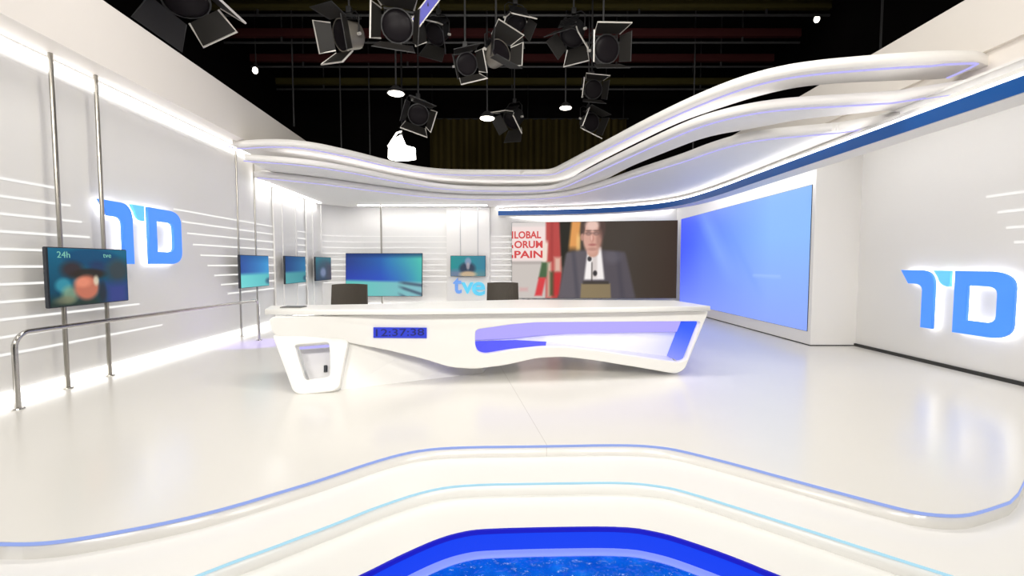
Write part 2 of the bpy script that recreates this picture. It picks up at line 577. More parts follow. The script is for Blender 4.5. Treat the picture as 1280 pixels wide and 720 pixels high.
# box wall that carries the blue screen on the right
struct('wall_side', box(5.47, 6.31, 8.15, BACK - 0.01, 0.0, 3.49, 0.01), M['white'])
struct('baseboard_side', box(5.463, 6.29, 8.143, 14.9, 0.0, 0.018), M['slot'])

# ------------------------------------------------------------------ the three canopy ribbons
def dense(px, step=14.0):
    out = [px[0]]
    for a, b in zip(px[:-1], px[1:]):
        n = max(1, int(math.hypot(b[0] - a[0], b[1] - a[1]) / step))
        out += [(a[0] + (b[0] - a[0]) * k / n, a[1] + (b[1] - a[1]) * k / n) for k in range(1, n + 1)]
    return out


def smooth_px(px):
    return [tuple(p) for p in chaikin([Vector(p) for p in px], 2)]


def ribbon(label, z0, z1, top_px, bot_px, start, end, istart=None, iend=None, inner=None, m='white', hook=False, inner_light=False):
    o_ = [start] + [Vector(atz(px, py, z1).xy) for px, py in dense(smooth_px(top_px))] + end
    o_ = [Vector((p[0], p[1])) for p in o_]
    o_ = chaikin(o_, 1)
    if inner is None:
        inner = [istart] + [Vector(atz(px, py, z0).xy) for px, py in dense(smooth_px(bot_px))] + iend
        inner = chaikin([Vector((p[0], p[1])) for p in inner], 1)
    c = o_[len(o_) // 2]
    root = thing('canopy_ribbon', (c.x, c.y, z0), label, 'canopy ribbon', None)
    poly = [(p.x, p.y) for p in o_] + [(p[0], p[1]) for p in reversed(inner)]
    obj('slab', extrude_z(poly, z0, z1), M[m], root)
    if inner_light:                            # cove strip lying on the slab, lighting the ribbon above
        i0 = len(o_) // 14
        q = offset_line(o_[i0:-i0 * 3], 0.30)
        obj('cove_light', sweep(q, [(0, z1 + 0.002), (0.05, z1 + 0.002), (0.05, z1 + 0.011), (0, z1 + 0.011)]), M['led_canopy'], root, label='white cove light on top of the ribbon')
    a = offset_line(o_, 0.10)
    if hook:                                   # the light line turns back at the tip
        x_end = atz(1172, 79.5, z0).x
        a = [p for p in a if p.x < x_end] + [Vector(atz(px, py, z0).xy) for px, py in ((1180, 79.5), (1205, 78.2), (1219, 77.8), (1224, 79), (1214, 84.5), (1200, 91), (1186, 97))]
    bm = sweep(a, [(0, z0 - 0.012), (0.035, z0 - 0.012), (0.035, z0 + 0.002), (0, z0 + 0.002)])
    obj('light_strip', bm, M['led_violet'], root, label='violet light line under the ribbon edge')
    return root


R1t = [(296, 176), (340, 173), (385, 176), (440, 188), (500, 204), (545, 211), (590, 212), (640, 212), (676, 212), (690, 211), (702, 205), (730, 190), (760, 174), (800, 152),
       (850, 127), (900, 105), (940, 91), (985, 80), (1030, 74), (1063, 71), (1120, 66), (1180, 62.5), (1222, 63), (1236, 69)]
R1b = [(312, 196), (385, 202), (440, 212), (500, 226), (550, 236), (640, 238), (690, 236), (715, 222), (735, 209), (800, 176), (850, 152), (900, 135), (950, 119), (1000, 108),
       (1060, 103), (1140, 100), (1183, 99), (1205, 91)]
ribbon('highest white ribbon of the canopy, against the black ceiling, ending in a violet hooked tip', 3.81, 3.93, R1t, R1b,
       (-5.46, 8.9), [Vector((5.6, 5.24))], (-5.5, 9.7), [Vector((5.6, 5.36))], hook=True)
R2t = [(312, 193), (380, 198), (440, 208), (500, 221), (550, 230), (600, 233), (680, 233), (700, 229), (720, 219), (745, 206), (800, 178.5), (860, 150), (900, 137), (940, 128),
       (975, 123), (1010, 120), (1060, 117), (1120, 113)]
R2b = [(316, 220), (400, 228), (470, 237), (540, 246), (600, 248), (690, 247), (740, 234), (780, 212), (800, 203), (840, 187), (885, 170), (940, 161), (1000, 149), (1060, 143), (1120, 137)]
ribbon('middle white ribbon of the canopy, between the two dark gaps', 3.51, 3.62, R2t, R2b,
       (-5.15, 8.75), [Vector((5.5, 5.1))], (-5.3, 10.2), [Vector((5.5, 5.5))], inner_light=True)
R3t = [(326, 214), (400, 222), (470, 232), (540, 241), (600, 244), (690, 243), (740, 231), (800, 209), (850, 193), (885, 179), (920, 168), (960, 161), (1000, 157), (1050, 152.5)]
ribbon('lowest and deepest white ribbon of the canopy, reaching back to the walls', 3.37, 3.49, R3t, None,
       (-5.55, 9.75), [Vector((5.05, 6.0))], inner=[(-6.15, 14.0), (-5.2, 14.98), (5.3, 14.98), (5.1, 11.0), (5.1, 6.0)], inner_light=True)
r3 = [o for o in bpy.data.objects if o.name.startswith('canopy_ribbon')][-1]
r3 = sorted([o for o in bpy.data.objects if o.name.startswith('canopy_ribbon')], key=lambda o: o.name)[-1]
obj('wash_light', box(-4.9, -0.8, 14.35, 14.45, 3.355, 3.372), M['led_wash'], r3, label='white wash light over the back wall')  # added strips that brighten the back and far left walls
obj('wash_light', box(-0.5, 5.3, 14.86, 14.92, 3.355, 3.372), M['led_wash'], r3, label='white wash light above the wall screen')
obj('wash_light', sweep(lrun(4.95, 10.2, 13.8), [(0, 3.355), (0.08, 3.355), (0.08, 3.372), (0, 3.372)]), M['led_wash'], r3, label='white wash light over the far left wall')

# ------------------------------------------------------------------ the TD letters on both side walls
def bez(p0, p1, p2, n=7):
    out = []
    for k in range(n + 1):
        t = k / n
        out.append(tuple((1 - t) ** 2 * a + 2 * t * (1 - t) * b + t * t * c for a, b, c in zip(p0, p1, p2)))
    return out


T_STEM = [(0, 1), (0.20, 1)] + bez((0.22, 1), (0.345, 0.99), (0.345, 0.74)) + [(0.345, 0.0), (0.235, 0.0), (0.235, 0.62)] + bez((0.235, 0.66), (0.23, 0.76), (0.15, 0.76), 4) + [(0.085, 0.76)]
T_CHIP = [(0.34, 1.0), (0.49, 1.0), (0.49, 0.74)] + bez((0.47, 0.74), (0.40, 0.76), (0.385, 0.88), 4)
D_OUT = [(0.54, 1.0), (0.79, 1.0)] + bez((0.82, 1.0), (1.0, 0.99), (1.0, 0.76)) + bez((1.0, 0.24), (1.0, 0.0), (0.82, 0.0)) + [(0.54, 0.0)]
D_IN = [(0.645, 0.77), (0.80, 0.77)] + bez((0.81, 0.77), (0.885, 0.77), (0.885, 0.66), 4) + bez((0.885, 0.34), (0.885, 0.22), (0.80, 0.22), 4) + [(0.645, 0.22)]


def logo(name, label, p0, udir, width, z0, z1, nrm):
    udir = Vector(udir).normalized(); nrm = Vector(nrm).normalized()
    h = z1 - z0
    base = Vector((p0[0], p0[1], 0))
    def fn(lo):
        return lambda u, v, w: base + udir * u + Vector((0, 0, z0 + v)) + nrm * (lo + w)
    root = thing(name, base + udir * width / 2 + Vector((0, 0, z0)), label, 'wall letters')
    sc = lambda ring, g=0.0: [(u * width, v * h) for u, v in ring]
    for nm, ring, hole, mt in (('letter', T_STEM, None, 'logo'), ('letter_chip', T_CHIP, None, 'logo_light'), ('letter', D_OUT, D_IN, 'logo')):
        o = obj(nm, solid2d(sc(ring), [sc(hole)] if hole else (), 0.05, 0.0, fn(0.07)), M[mt], root, label='pale blue chip of the letter' if nm == 'letter_chip' else None)
        obj('halo_light', solid2d(sc(ring), [sc(hole)] if hole else (), 0.015, 0.0, fn(0.05)), M['led_halo'], o)
    # short standoffs that carry the letters
    return root


M['led_halo'] = glow('halo_led', (1, 0.98, 0.95), 3.5)
yR0 = 6.2 * F / (1127.5 - 640); yR1 = 6.2 * F / (1270 - 640)
zt = EYE + (HOR - 340.5) / F * yR0
z_top = 1.405; z_bot = 0.545
logo('wall_letters', 'large blue letters T and D glowing on the right wall', (6.3, yR0), (0, -1, 0), yR0 - yR1, z_bot, z_top, (-1, 0, 0))
yL0 = 5.08 / (-(128 - 640.0) / F + KX); yL1 = 5.08 / (-(228 - 640.0) / F + KX)
zb = EYE + (HOR - 329.5) / F * yL0; ztp = EYE + (HOR - 256) / F * ((yL0 + yL1) / 2)
ud = Vector((lx(WALL_L, yL1) - lx(WALL_L, yL0), yL1 - yL0, 0))
logo('wall_letters', 'large blue letters T and D on the left wall, partly behind the near monitor', (lx(WALL_L, yL0), yL0), ud, ud.length, 1.50, 2.36, (1, KX, 0))

# ------------------------------------------------------------------ pictures on screens
def soft(d, w):
    return max(0.0, min(1.0, 0.5 - d / w))


def mixc(a, b, t):
    return tuple(x * (1 - t) + y * t for x, y in zip(a, b))


def picture(name, p00, p10, p01, nx, ny, paint, parent, off=Vector((0, 0, 0))):
    """a grid of vertices whose colours are the picture the screen shows; paint(u,v) with v up"""
    p00, p10, p01 = Vector(p00) + off, Vector(p10) + off, Vector(p01) + off
    ex, ey = p10 - p00, p01 - p00
    org = p00.copy()
    vs, cols = [], []
    for j in range(ny + 1):
        for i in range(nx + 1):
            u, v = i / nx, j / ny
            vs.append(tuple(ex * u + ey * v))
            cols.extend((*lin(tuple(max(0, min(255, c)) for c in paint(u, v))), 1.0))
    fs = [(j * (nx + 1) + i, j * (nx + 1) + i + 1, (j + 1) * (nx + 1) + i + 1, (j + 1) * (nx + 1) + i) for j in range(ny) for i in range(nx)]
    me = bpy.data.meshes.new(name)
    me.from_pydata(vs, [], fs)
    a = me.attributes.new('picture', 'FLOAT_COLOR', 'POINT')
    a.data.foreach_set('color', cols)
    me.materials.append(M['picture'])
    o = bpy.data.objects.new(name, me)
    COL.objects.link(o)
    o.parent = parent
    o.location = org - wloc(parent)
    return o


def ell(u, v, cx, cy, rx, ry, w=0.35):
    return soft(math.hypot((u - cx) / rx, (v - cy) / ry) - 1.0, w)


def rect(u, v, x0, x1, y0, y1, w=0.012):
    return min(soft(x0 - u, w), soft(u - x1, w), soft(y0 - v, w), soft(v - y1, w))


def paint_news(u, v):
    c = mixc((16, 66, 90), (24, 98, 128), max(0, v * 1.3 - 0.3))
    c = mixc(c, (20, 60, 100), 0.6 * ell(u, v, 0.5, 0.85, 0.35, 0.15))
    c = mixc(c, (58, 42, 44), 0.9 * ell(u, v, 0.26, 0.63, 0.13, 0.14, 0.8))
    c = mixc(c, (40, 52, 88), 0.8 * ell(u, v, 0.58, 0.66, 0.12, 0.12, 0.8))
    c = mixc(c, (64, 62, 62), 0.8 * ell(u, v, 0.86, 0.6, 0.16, 0.22, 0.8))
    c = mixc(c, (58, 64, 130), 0.9 * rect(u, v, 0.66, 1.02, -0.1, 0.36, 0.2))
    c = mixc(c, (44, 52, 40), 0.8 * rect(u, v, -0.1, 0.62, -0.1, 0.14, 0.2))
    c = mixc(c, (60, 150, 168), 0.8 * ell(u, v, 0.15, 0.36, 0.09, 0.12, 0.6))
    c = mixc(c, (140, 165, 130), 0.75 * ell(u, v, 0.22, 0.2, 0.09, 0.14, 0.8))
    c = mixc(c, (120, 118, 92), 0.7 * ell(u, v, 0.17, 0.1, 0.12, 0.07, 0.8))
    c = mixc(c, (48, 40, 34), 0.9 * ell(u, v, 0.46, 0.54, 0.22, 0.1, 0.5))
    c = mixc(c, (196, 112, 88), 0.95 * ell(u, v, 0.43, 0.3, 0.155, 0.22, 0.4))
    c = mixc(c, (226, 140, 112), 0.8 * ell(u, v, 0.38, 0.4, 0.10, 0.09, 0.8))
    c = mixc(c, (215, 205, 180), 0.85 * ell(u, v, 0.55, 0.42, 0.035, 0.09, 0.8))
    c = mixc(c, (40, 44, 50), 0.8 * ell(u, v, 0.63, 0.2, 0.05, 0.2, 0.8))
    return c


def paint_blue(dark=0.0, hz=0.42):
    def f(u, v):
        top = mixc(mixc((46, 78, 150), (66, 150, 205), u), (24, 70, 120), 0.5 * max(0, (v - 0.75) * 3))
        bot = mixc((110, 205, 205), (90, 180, 185), u)
        c = mixc(bot, top, soft(hz - 0.12 * u * 0 - v, 0.12))
        c = mixc(c, (50, 70, 100), 0.7 * ell(u, v, 0.98, 0.16, 0.12, 0.1, 0.8))
        return mixc(c, (14, 40, 56), dark)
    return f


def paint_dark(u, v):
    c = mixc((40, 110, 125), (36, 58, 84), soft(0.62 - v, 0.4) * 0 + max(0, 1 - v * 1.1))
    c = mixc(c, (48, 62, 84), 0.7 * ell(u, v, 0.6, 0.4, 0.5, 0.5, 0.8))
    c = mixc(c, (130, 140, 175), 0.8 * ell(u, v, 0.45, 0.34, 0.18, 0.2, 0.8))
    c = mixc(c, (60, 55, 75), 0.8 * rect(u, v, 0.72, 1.1, -0.1, 0.7, 0.3))
    return c


def paint_wide(u, v):
    c = mixc((44, 62, 130), (46, 104, 178), min(1, u * 1.7))
    c = mixc(c, (80, 190, 170), max(0, min(1, (u - 0.45) * 1.9)) * (0.55 + 0.45 * v))
    c = mixc(c, (50, 70, 195), 0.7 * soft(v - 0.55, 0.5) * soft(u - 0.7, 0.5))
    c = mixc(c, (32, 50, 100), 0.7 * soft(0.93 - v, 0.1))
    bot = mixc((96, 190, 180), (130, 180, 190), u)
    c = mixc(c, bot, soft(v - (0.35 - 0.05 * (u - 0.5)), 0.07))
    for k, (a, b) in enumerate(((0.88, 0.28), (0.80, 0.16), (0.70, 0.05))):
        d = (v - (b + (a - u) * (0.25 + 0.35 * k))) if u > a - 0.2 else 1
        c = mixc(c, (70, 86, 105), 0.85 * soft(abs(d) - 0.035, 0.05) * soft(0.72 - u, 0.1))
    return c


def paint_small(u, v):
    c = mixc((44, 140, 140), (60, 125, 150), u)
    c = mixc(c, (120, 120, 150), 0.8 * rect(u, v, -0.1, 0.36, -0.1, 0.3, 0.25))
    c = mixc(c, (95, 135, 140), 0.8 * rect(u, v, 0.7, 1.1, -0.1, 0.25, 0.25))
    c = mixc(c, (52, 62, 82), 0.95 * ell(u, v, 0.48, 0.38, 0.23, 0.3, 0.5))
    c = mixc(c, (140, 150, 180), 0.85 * ell(u, v, 0.5, 0.72, 0.09, 0.2, 0.6))
    c = mixc(c, (175, 165, 170), 0.8 * ell(u, v, 0.5, 0.5, 0.05, 0.18, 0.7))
    c = mixc(c, (205, 175, 140), 0.9 * ell(u, v, 0.5, 0.08, 0.24, 0.16, 0.6))
    return c


def paint_forum(u, v):
    # u 0..1 over 205 px, v 0..1 over 95 px of the wide wall screen
    x, y = u * 205.0, (1 - v) * 95.0
    c = mixc((68, 54, 42), (60, 47, 34), u)
    c = mixc(c, (70, 66, 62), 0.6 * soft(x - 175, 60))
    # pale panel
    pan = mixc((214, 206, 202), (196, 188, 182), soft(48 - y, 4))
    c = mixc(c, pan, soft(x - 45, 2))
    c = mixc(c, (236, 216, 212), 0.9 * rect(x, y, -4, 44, 5, 48, 3))
    c = mixc(c, (160, 150, 146), 0.7 * rect(x, y, -4, 40, 49, 52, 3))
    c = mixc(c, (210, 150, 150), 0.6 * rect(x, y, 10, 20, 82, 86, 4))
    # dark gap and flags
    c = mixc(c, (36, 34, 26), rect(x, y, 58, 80, -5, 56, 4))
    fx = 50 - (y - 20) * 0.02 + 2 * math.sin(y * 0.12)
    c = mixc(c, (178, 70, 66), rect(x, y, 43, fx + 12, -5, 99, 3) * soft(36 - y + abs(x - 56) * 0.0, 80) if y > 60 else rect(x, y, 43, 60 + y * 0.05, -5, 99, 3))
    c = mixc(c, (146, 52, 50), 0.6 * rect(x, y, 49, 52, -5, 50, 4))
    c = mixc(c, (232, 214, 200), soft(abs((x - 42) - (y - 38) * -0.05) - 3.2, 3) * rect(x, y, 30, 50, 24, 50, 6))
    c = mixc(c, (72, 98, 66), rect(x, y, 36 - (y - 60) * 0.2, 46 - (y - 60) * 0.2, 50, 70, 3))
    c = mixc(c, (208, 62, 66), rect(x, y, 34 - (y - 70) * 0.22, 43 - (y - 70) * 0.22, 69, 92, 3))
    c = mixc(c, (216, 196, 176), rect(x, y, 45, 50, 50, 94, 4) * 0.8)
    c = mixc(c, (222, 200, 180), rect(x, y, 54, 62, 44, 62, 5) * 0.8)
    c = mixc(c, (190, 50, 52), rect(x, y, 52, 62, 63, 92, 4))
    c = mixc(c, (60, 78, 46), rect(x, y, 48, 53, 62, 92, 4) * 0.8)
    c = mixc(c, (216, 150, 84), soft(abs(x - 81 + y * 0.1) - 6, 4) * soft(y - 34, 10))
    c = mixc(c, (238, 190, 120), 0.8 * soft(abs(x - 84) - 2.5, 3) * rect(x, y, 70, 95, 16, 36, 8))
    # jacket
    sh = 34 + abs(x - 104) * 0.10 + max(0, abs(x - 106) - 34) ** 2 * 0.06
    bodyw = 36 + (y - 34) * 0.20
    jk = soft(abs(x - 106 - (y - 60) * 0.03) - bodyw, 4) * soft(sh - y, 4)
    c = mixc(c, mixc((96, 90, 96), (84, 78, 84), soft(100 - x, 30)), jk)
    c = mixc(c, (58, 58, 70), 0.5 * jk * soft(abs(x - 78 - (y - 40) * 0.1) - 2, 5))
    c = mixc(c, (62, 60, 70), 0.5 * jk * soft(abs(x - 134 - (y - 50) * 0.12) - 2, 6))
    c = mixc(c, (110, 106, 116), 0.4 * jk * ell(x, y, 126, 44, 10, 8, 0.9))
    # shirt, tie, microphones
    shw = 6 + (y - 30) * 0.11
    c = mixc(c, (236, 230, 228), soft(abs(x - 104) - shw - 2, 3) * rect(x, y, 85, 125, 31, 72, 3))
    c = mixc(c, (196, 184, 180), 0.7 * soft(abs(x - 104.5) - 3.0, 3) * rect(x, y, 95, 115, 42, 70, 4))
    c = mixc(c, (40, 38, 40), 0.9 * ell(x, y, 98, 46, 2.6, 3.2, 0.6))
    c = mixc(c, (40, 38, 40), 0.9 * ell(x, y, 105, 64, 2.6, 3.4, 0.6))
    c = mixc(c, (70, 64, 60), 0.8 * soft(abs(x - 101) - 0.8, 1.6) * rect(x, y, 90, 110, 50, 75, 3))
    # head
    c = mixc(c, (196, 150, 132), ell(x, y, 102, 38, 7, 6, 0.4))
    c = mixc(c, (72, 60, 56), ell(x, y, 102, 12, 14.5, 17, 0.25))
    c = mixc(c, (206, 158, 142), ell(x, y, 101, 19, 11.5, 21.5, 0.25))
    c = mixc(c, (84, 66, 60), 0.9 * ell(x, y, 113, 7, 4.5, 13, 0.6))
    c = mixc(c, (84, 66, 60), 0.8 * ell(x, y, 89.5, 6, 2.8, 10, 0.6))
    c = mixc(c, (230, 200, 188), 0.8 * ell(x, y, 101, 4, 8, 7, 0.8))
    c = mixc(c, (150, 108, 96), 0.6 * ell(x, y, 110, 22, 4, 12, 0.9))
    for ex in (96.5, 106.0):
        c = mixc(c, (110, 84, 78), 0.75 * ell(x, y, ex, 14.5, 3.6, 2.4, 0.9))
        c = mixc(c, (190, 150, 140), 0.6 * ell(x, y, ex, 14.8, 2.0, 1.2, 0.8))
        c = mixc(c, (100, 76, 70), 0.7 * ell(x, y, ex, 11, 4, 1.0, 0.8))
    c = mixc(c, (120, 96, 90), 0.5 * rect(x, y, 91, 111, 13.4, 14.8, 1.6))
    c = mixc(c, (188, 130, 116), 0.8 * ell(x, y, 101, 21, 2.4, 4.5, 0.8))
    c = mixc(c, (232, 190, 175), 0.7 * ell(x, y, 100.3, 20, 1.2, 3.5, 0.9))
    c = mixc(c, (160, 92, 88), 0.75 * ell(x, y, 101.5, 28.5, 4.6, 1.6, 0.9))
    c = mixc(c, (168, 122, 110), 0.6 * ell(x, y, 101.5, 34, 6, 2, 0.9))
    c = mixc(c, (188, 140, 124), 0.9 * ell(x, y, 88.5, 19, 2, 4.5, 0.5))
    # lectern
    lec = rect(x, y, 88 - (y - 76) * 0.06, 124 + (y - 76) * 0.06, 77, 99, 2)
    c = mixc(c, mixc((138, 122, 92), (118, 104, 80), u * 1.2 - 0.4), lec)
    c = mixc(c, (60, 54, 46), 0.8 * rect(x, y, 90, 122, 74, 77.5, 2))
    return c


def paint_side(u, v):
    c = mixc((72, 96, 250), (140, 186, 250), min(1, u * 1.25))
    c = mixc(c, (140, 158, 255), 0.75 * soft(v - 0.32, 0.7))
    c = mixc(c, (66, 88, 255), 0.6 * soft(u - 0.12, 0.3) * soft(0.3 - v, 0.8))
    d = (u - 0.50) * 1.0 - (0.8 - v) * 0.42
    c = mixc(c, (112, 150, 236), 0.35 * soft(abs(d) - 0.015, 0.05) * rect(u, v, 0, 1, 0.25, 0.92, 0.2))
    c = mixc(c, (150, 186, 250), 0.45 * soft(abs(d + 0.16) - 0.05, 0.1) * rect(u, v, 0, 1, 0.4, 1.0, 0.3))
    c = mixc(c, (175, 205, 255), 0.6 * rect(u, v, 0.70, 0.86, 0.36, 0.375, 0.02))
    return c


def panel_mtx(p00, p10, p01):
    ex = (Vector(p10) - Vector(p00)); ey = (Vector(p01) - Vector(p00))
    n = ex.cross(ey).normalized()
    return Vector(p00), ex, ey, n


def screen(name, label, cat, p00, p10, p01, paint, nx, ny, thick=0.06, rim=0.012, group=None, proud=0.003):
    o0, ex, ey, n = panel_mtx(p00, p10, p01)
    ux, uy = ex.normalized(), ey.normalized()
    mid = o0 + ex * 0.5
    root = thing(name, mid - n * thick, label, cat, group)
    bm = bmesh.new()
    mt = Matrix((ux, uy, n)).transposed().to_4x4()
    mt.translation = o0
    bx(bm, -rim, ex.length + rim, -rim, ey.length + rim, -thick, 0, mt)
    bmesh.ops.recalc_face_normals(bm, faces=bm.faces)
    bmesh.ops.bevel(bm, geom=bm.edges[:], offset=min(rim * 0.6, 0.01), segments=2, affect='EDGES')
    obj('housing', bm, M['bezel'], root)
    picture('picture', p00, p10, p01, nx, ny, paint, root, n * proud)
    return root, n, ux, uy


SOFF_L = 3.95
# three monitors of one kind along the left wall, each on two poles
def wall_monitor(label, px0, px1, z0, z1, d, paint, pole_px, pole_d, pole_top, polemat, pr, nx=72, ny=44, panel=False):
    y0 = d / (-(px0 - 640.0) / F + KX); y1 = d / (-(px1 - 640.0) / F + KX)
    a = (lx(d, y0), y0, z0); b = (lx(d, y1), y1, z0); c = (lx(d, y0), y0, z1)
    root, n, ux, uy = screen('wall_monitor', label, 'monitor', a, b, c, paint, nx, ny, 0.05, 0.012, 'monitors along the left wall')
    for py in pole_px:
        x = lx(pole_d, py)
        obj('pole', tubeb([(x, py, 0.0), (x, py, pole_top)], pr, 12), M[polemat], root)
        bm = bmesh.new()
        bmesh.ops.create_cone(bm, cap_ends=True, segments=16, radius1=pr * 2.2, radius2=pr * 2.0, depth=0.012, matrix=Matrix.Translation((x, py, 0.007)))
        obj('foot_plate', bm, M[polemat], root)
    if panel:
        p = [Vector((lx(WALL_L - 0.06, y0 - 0.05), y0 - 0.05)), Vector((lx(WALL_L - 0.06, y1 + 0.05), y1 + 0.05))]
        obj('backing_panel', sweep(p, [(0, 0.12), (0.04, 0.12), (0.04, 3.366), (0, 3.366)]), M['white'], root, label='tall white panel behind the screen')
    return root, (a, b, c, n, ux, uy)


m1, g1 = wall_monitor('nearest left monitor showing a busy teal news picture, on two steel poles', 61, 159, 1.008, 1.684, 4.9, paint_news, (5.35, 5.96), 5.03, SOFF_L, 'chrome', 0.024, 110, 66)
wall_monitor('monitor with a blue and aqua picture on two slim poles where the handrail ends', 301, 336, 1.015, 1.675, 4.9, paint_blue(0.0), (9.25, 9.95), 5.03, 3.80, 'chrome', 0.018)
wall_monitor('darker blue and teal monitor, third along the left wall', 357, 382, 1.01, 1.69, 4.9, paint_blue(0.3), (11.3, 12.1), 5.03, 3.366, 'white', 0.018, panel=True)
wall_monitor('furthest and smallest looking monitor on the left wall, dark with a pale figure', 395, 414, 1.01, 1.70, 4.9, paint_dark, (13.3, 14.0), 5.03, 3.366, 'white', 0.018, panel=True)
# faint lettering on the near monitor
a, b, c, n, ux, uy = g1
a = Vector(a)
M['caption'] = glow('caption_green', lin((120, 185, 165)), 1.0)
bm = letters('24h', 0.105, 0.002, lambda u, v, w: a + ux * (0.10 + u) + uy * (0.565 + v) + n * (0.005 + w), sx=1.1)
bm2 = letters('tve', 0.085, 0.002, lambda u, v, w: a + ux * (0.73 + u) + uy * (0.575 + v) + n * (0.005 + w), sx=1.2)
obj('caption', bm, M['caption'], m1)
obj('caption', bm2, M['caption'], m1)

# monitor facing front near the back wall, on one pole
Y5 = 14.2
p00 = aty(432.5, 370, Y5); p10 = aty(527, 370, Y5); p01 = aty(432.5, 317, Y5)
big, n, ux, uy = screen('wide_monitor', 'wide monitor with a blue and green picture on one pole, behind the left chair', 'monitor', p00, p10, p01, paint_wide, 120, 64, 0.07, 0.015)
xp = aty(476, 340, Y5).x
obj('pole', tubeb([(xp, Y5 + 0.11, 0), (xp, Y5 + 0.11, 3.368)], 0.028, 12), M['chrome'], big)
obj('foot_plate', box(xp - 0.2, xp + 0.2, Y5 - 0.05, Y5 + 0.27, 0.0, 0.02, 0.005), M['chrome'], big)
# small monitor above the channel letters, hung on two rods
Y6 = 14.6
p00 = aty(563.5, 345, Y6); p10 = aty(606.5, 345, Y6); p01 = aty(563.5, 320, Y6)
sm, n, ux, uy = screen('small_monitor', 'small teal monitor showing a seated person, above the cyan tve letters', 'monitor', p00, p10, p01, paint_small, 90, 54, 0.06, 0.012)
for px in (575, 597):
    x = aty(px, 300, Y6).x
    obj('hanging_rod', tubeb([(x, Y6 + 0.10, 1.1), (x, Y6 + 0.10, 3.368)], 0.014, 8), M['thin_pole'], sm)
xa, xb = aty(558, 300, 14.85).x, aty(612, 300, 14.85).x
obj('backing_panel', box(xa, xb, 14.88, 14.97, 0.05, 3.365, 0.005), M['white'], sm, label='tall white panel behind the small monitor')
tl = thing('channel_letters', aty(586, 371, 14.8), 'cyan letters tve on the white panel under the small monitor', 'wall letters')
for ch, (x0, x1, y0, y1) in (('t', (566.5, 577, 347, 367)), ('v', (576.5, 592, 353, 367)), ('e', (590, 606.5, 352.5, 369.5))):
    q0, q1 = aty(x0, y1, 14.83), aty(x1, y0, 14.83)
    bm = letters(ch, 1.0, 0.05, lambda u, v, w: Vector((u, w, v)), weight=0.02)
    lo = [min(v.co[k] for v in bm.verts) for k in range(3)]; hi = [max(v.co[k] for v in bm.verts) for k in range(3)]
    for v in bm.verts:
        v.co = Vector((q0.x + (v.co.x - lo[0]) / (hi[0] - lo[0]) * (q1.x - q0.x), 14.875 - v.co.y, q0.z + (v.co.z - lo[2]) / (hi[2] - lo[2]) * (q1.z - q0.z)))
    obj('letter', bm, M['tve_t' if ch == 't' else 'tve'], tl, label='blue letter t' if ch == 't' else None)
# wide wall screen with the speaker
q00 = aty(640, 372.5, 14.62); q10 = aty(845, 372.5, 14.2); q01 = Vector((q00.x, q00.y, aty(640, 278.5, 14.62).z))
vw, n, ux, uy = screen('video_wall', 'wide wall screen showing a speaker at a lectern before flags', 'screen', q00, q10, q01, paint_forum, 330, 150, 0.10, 0.01)
M['caption_red'] = glow('caption_red', lin((205, 70, 70)), 1.0)
sxp = (q10 - q00).length / 205.0
syp = (q01 - q00).length / 95.0
for txt, x0, yb, w_ in (('LOBAL', 3, 20, 34), ('ORUM', 3, 32, 36), ('PAIN', 3, 44.5, 36)):
    bm = letters(txt, 1.0, 0.002, lambda u, v, w: Vector((u, v, w)), weight=0.03)
    x_lo = min(v.co.x for v in bm.verts); x_hi = max(v.co.x for v in bm.verts)
    y_hi = max(v.co.y for v in bm.verts); y_lo = min(v.co.y for v in bm.verts)
    for v in bm.verts:
        u_ = (x0 + (v.co.x - x_lo) / (x_hi - x_lo) * w_) * sxp
        v_ = (95 - yb + (v.co.y - y_lo) / (y_hi - y_lo) * 9.3) * syp
        v.co = q00 + ux * u_ + uy * v_ + n * (0.006 + v.co.z)
    obj('caption', bm, M['caption_red'], vw)
    bm = box(0, 1, 0, 1, 0, 0.001)                 # the cut end of each line's first letter at the picture's edge
    yy = (95 - yb) * syp
    for v in bm.verts: v.co = q00 + ux * (v.co.x * 1.6 * sxp) + uy * (yy + v.co.y * (9.3 if txt == 'LOBAL' else 4.0) * syp) + n * (0.006 + v.co.z)
    obj('caption', bm, M['caption_red'], vw)
# blue screen on the side wall
s00 = Vector((5.462, 14.55, 0.36)); s10 = Vector((5.462, 8.24, 0.23)); s01 = Vector((5.462, 14.55, 2.93))
s00.z = 0.26; s10.z = 0.26
screen('side_screen', 'tall blue screen set into the right wall box', 'screen', s00, s10, Vector((5.462, 14.55, 2.94)), paint_side, 160, 70, 0.03, 0.006)

# ------------------------------------------------------------------ handrail along the left wall
hr = thing('handrail', (-5.1, 4.6, 0), 'low steel handrail running along the left wall in front of the near monitor', 'handrail')
ra = Vector((-5.16, 4.59, 0)); rb = Vector((lx(4.49, 8.4), 8.4, 0)); 
RZ = 0.79
pts = [(-5.12, 4.57, 0.0), (-5.12, 4.57, RZ - 0.16)]
for k in range(1, 8):
    a_ = k / 8 * math.pi / 2
    pts.append((-5.12, 4.57 + 0.16 - 0.16 * math.cos(a_), RZ - 0.16 + 0.16 * math.sin(a_)))
xe, ye = -4.98, 8.75
for k in range(0, 9):
    a_ = k / 8 * math.pi / 2
    pts.append((xe + (-5.12 - xe) * 0.0, ye - 0.08 + 0.08 * math.sin(a_), RZ - 0.08 + 0.08 * math.cos(a_)))
pts.append((xe, ye, 0.0))
obj('rail', tubeb(pts, 0.026, 14), M['rail'], hr, smooth=True)
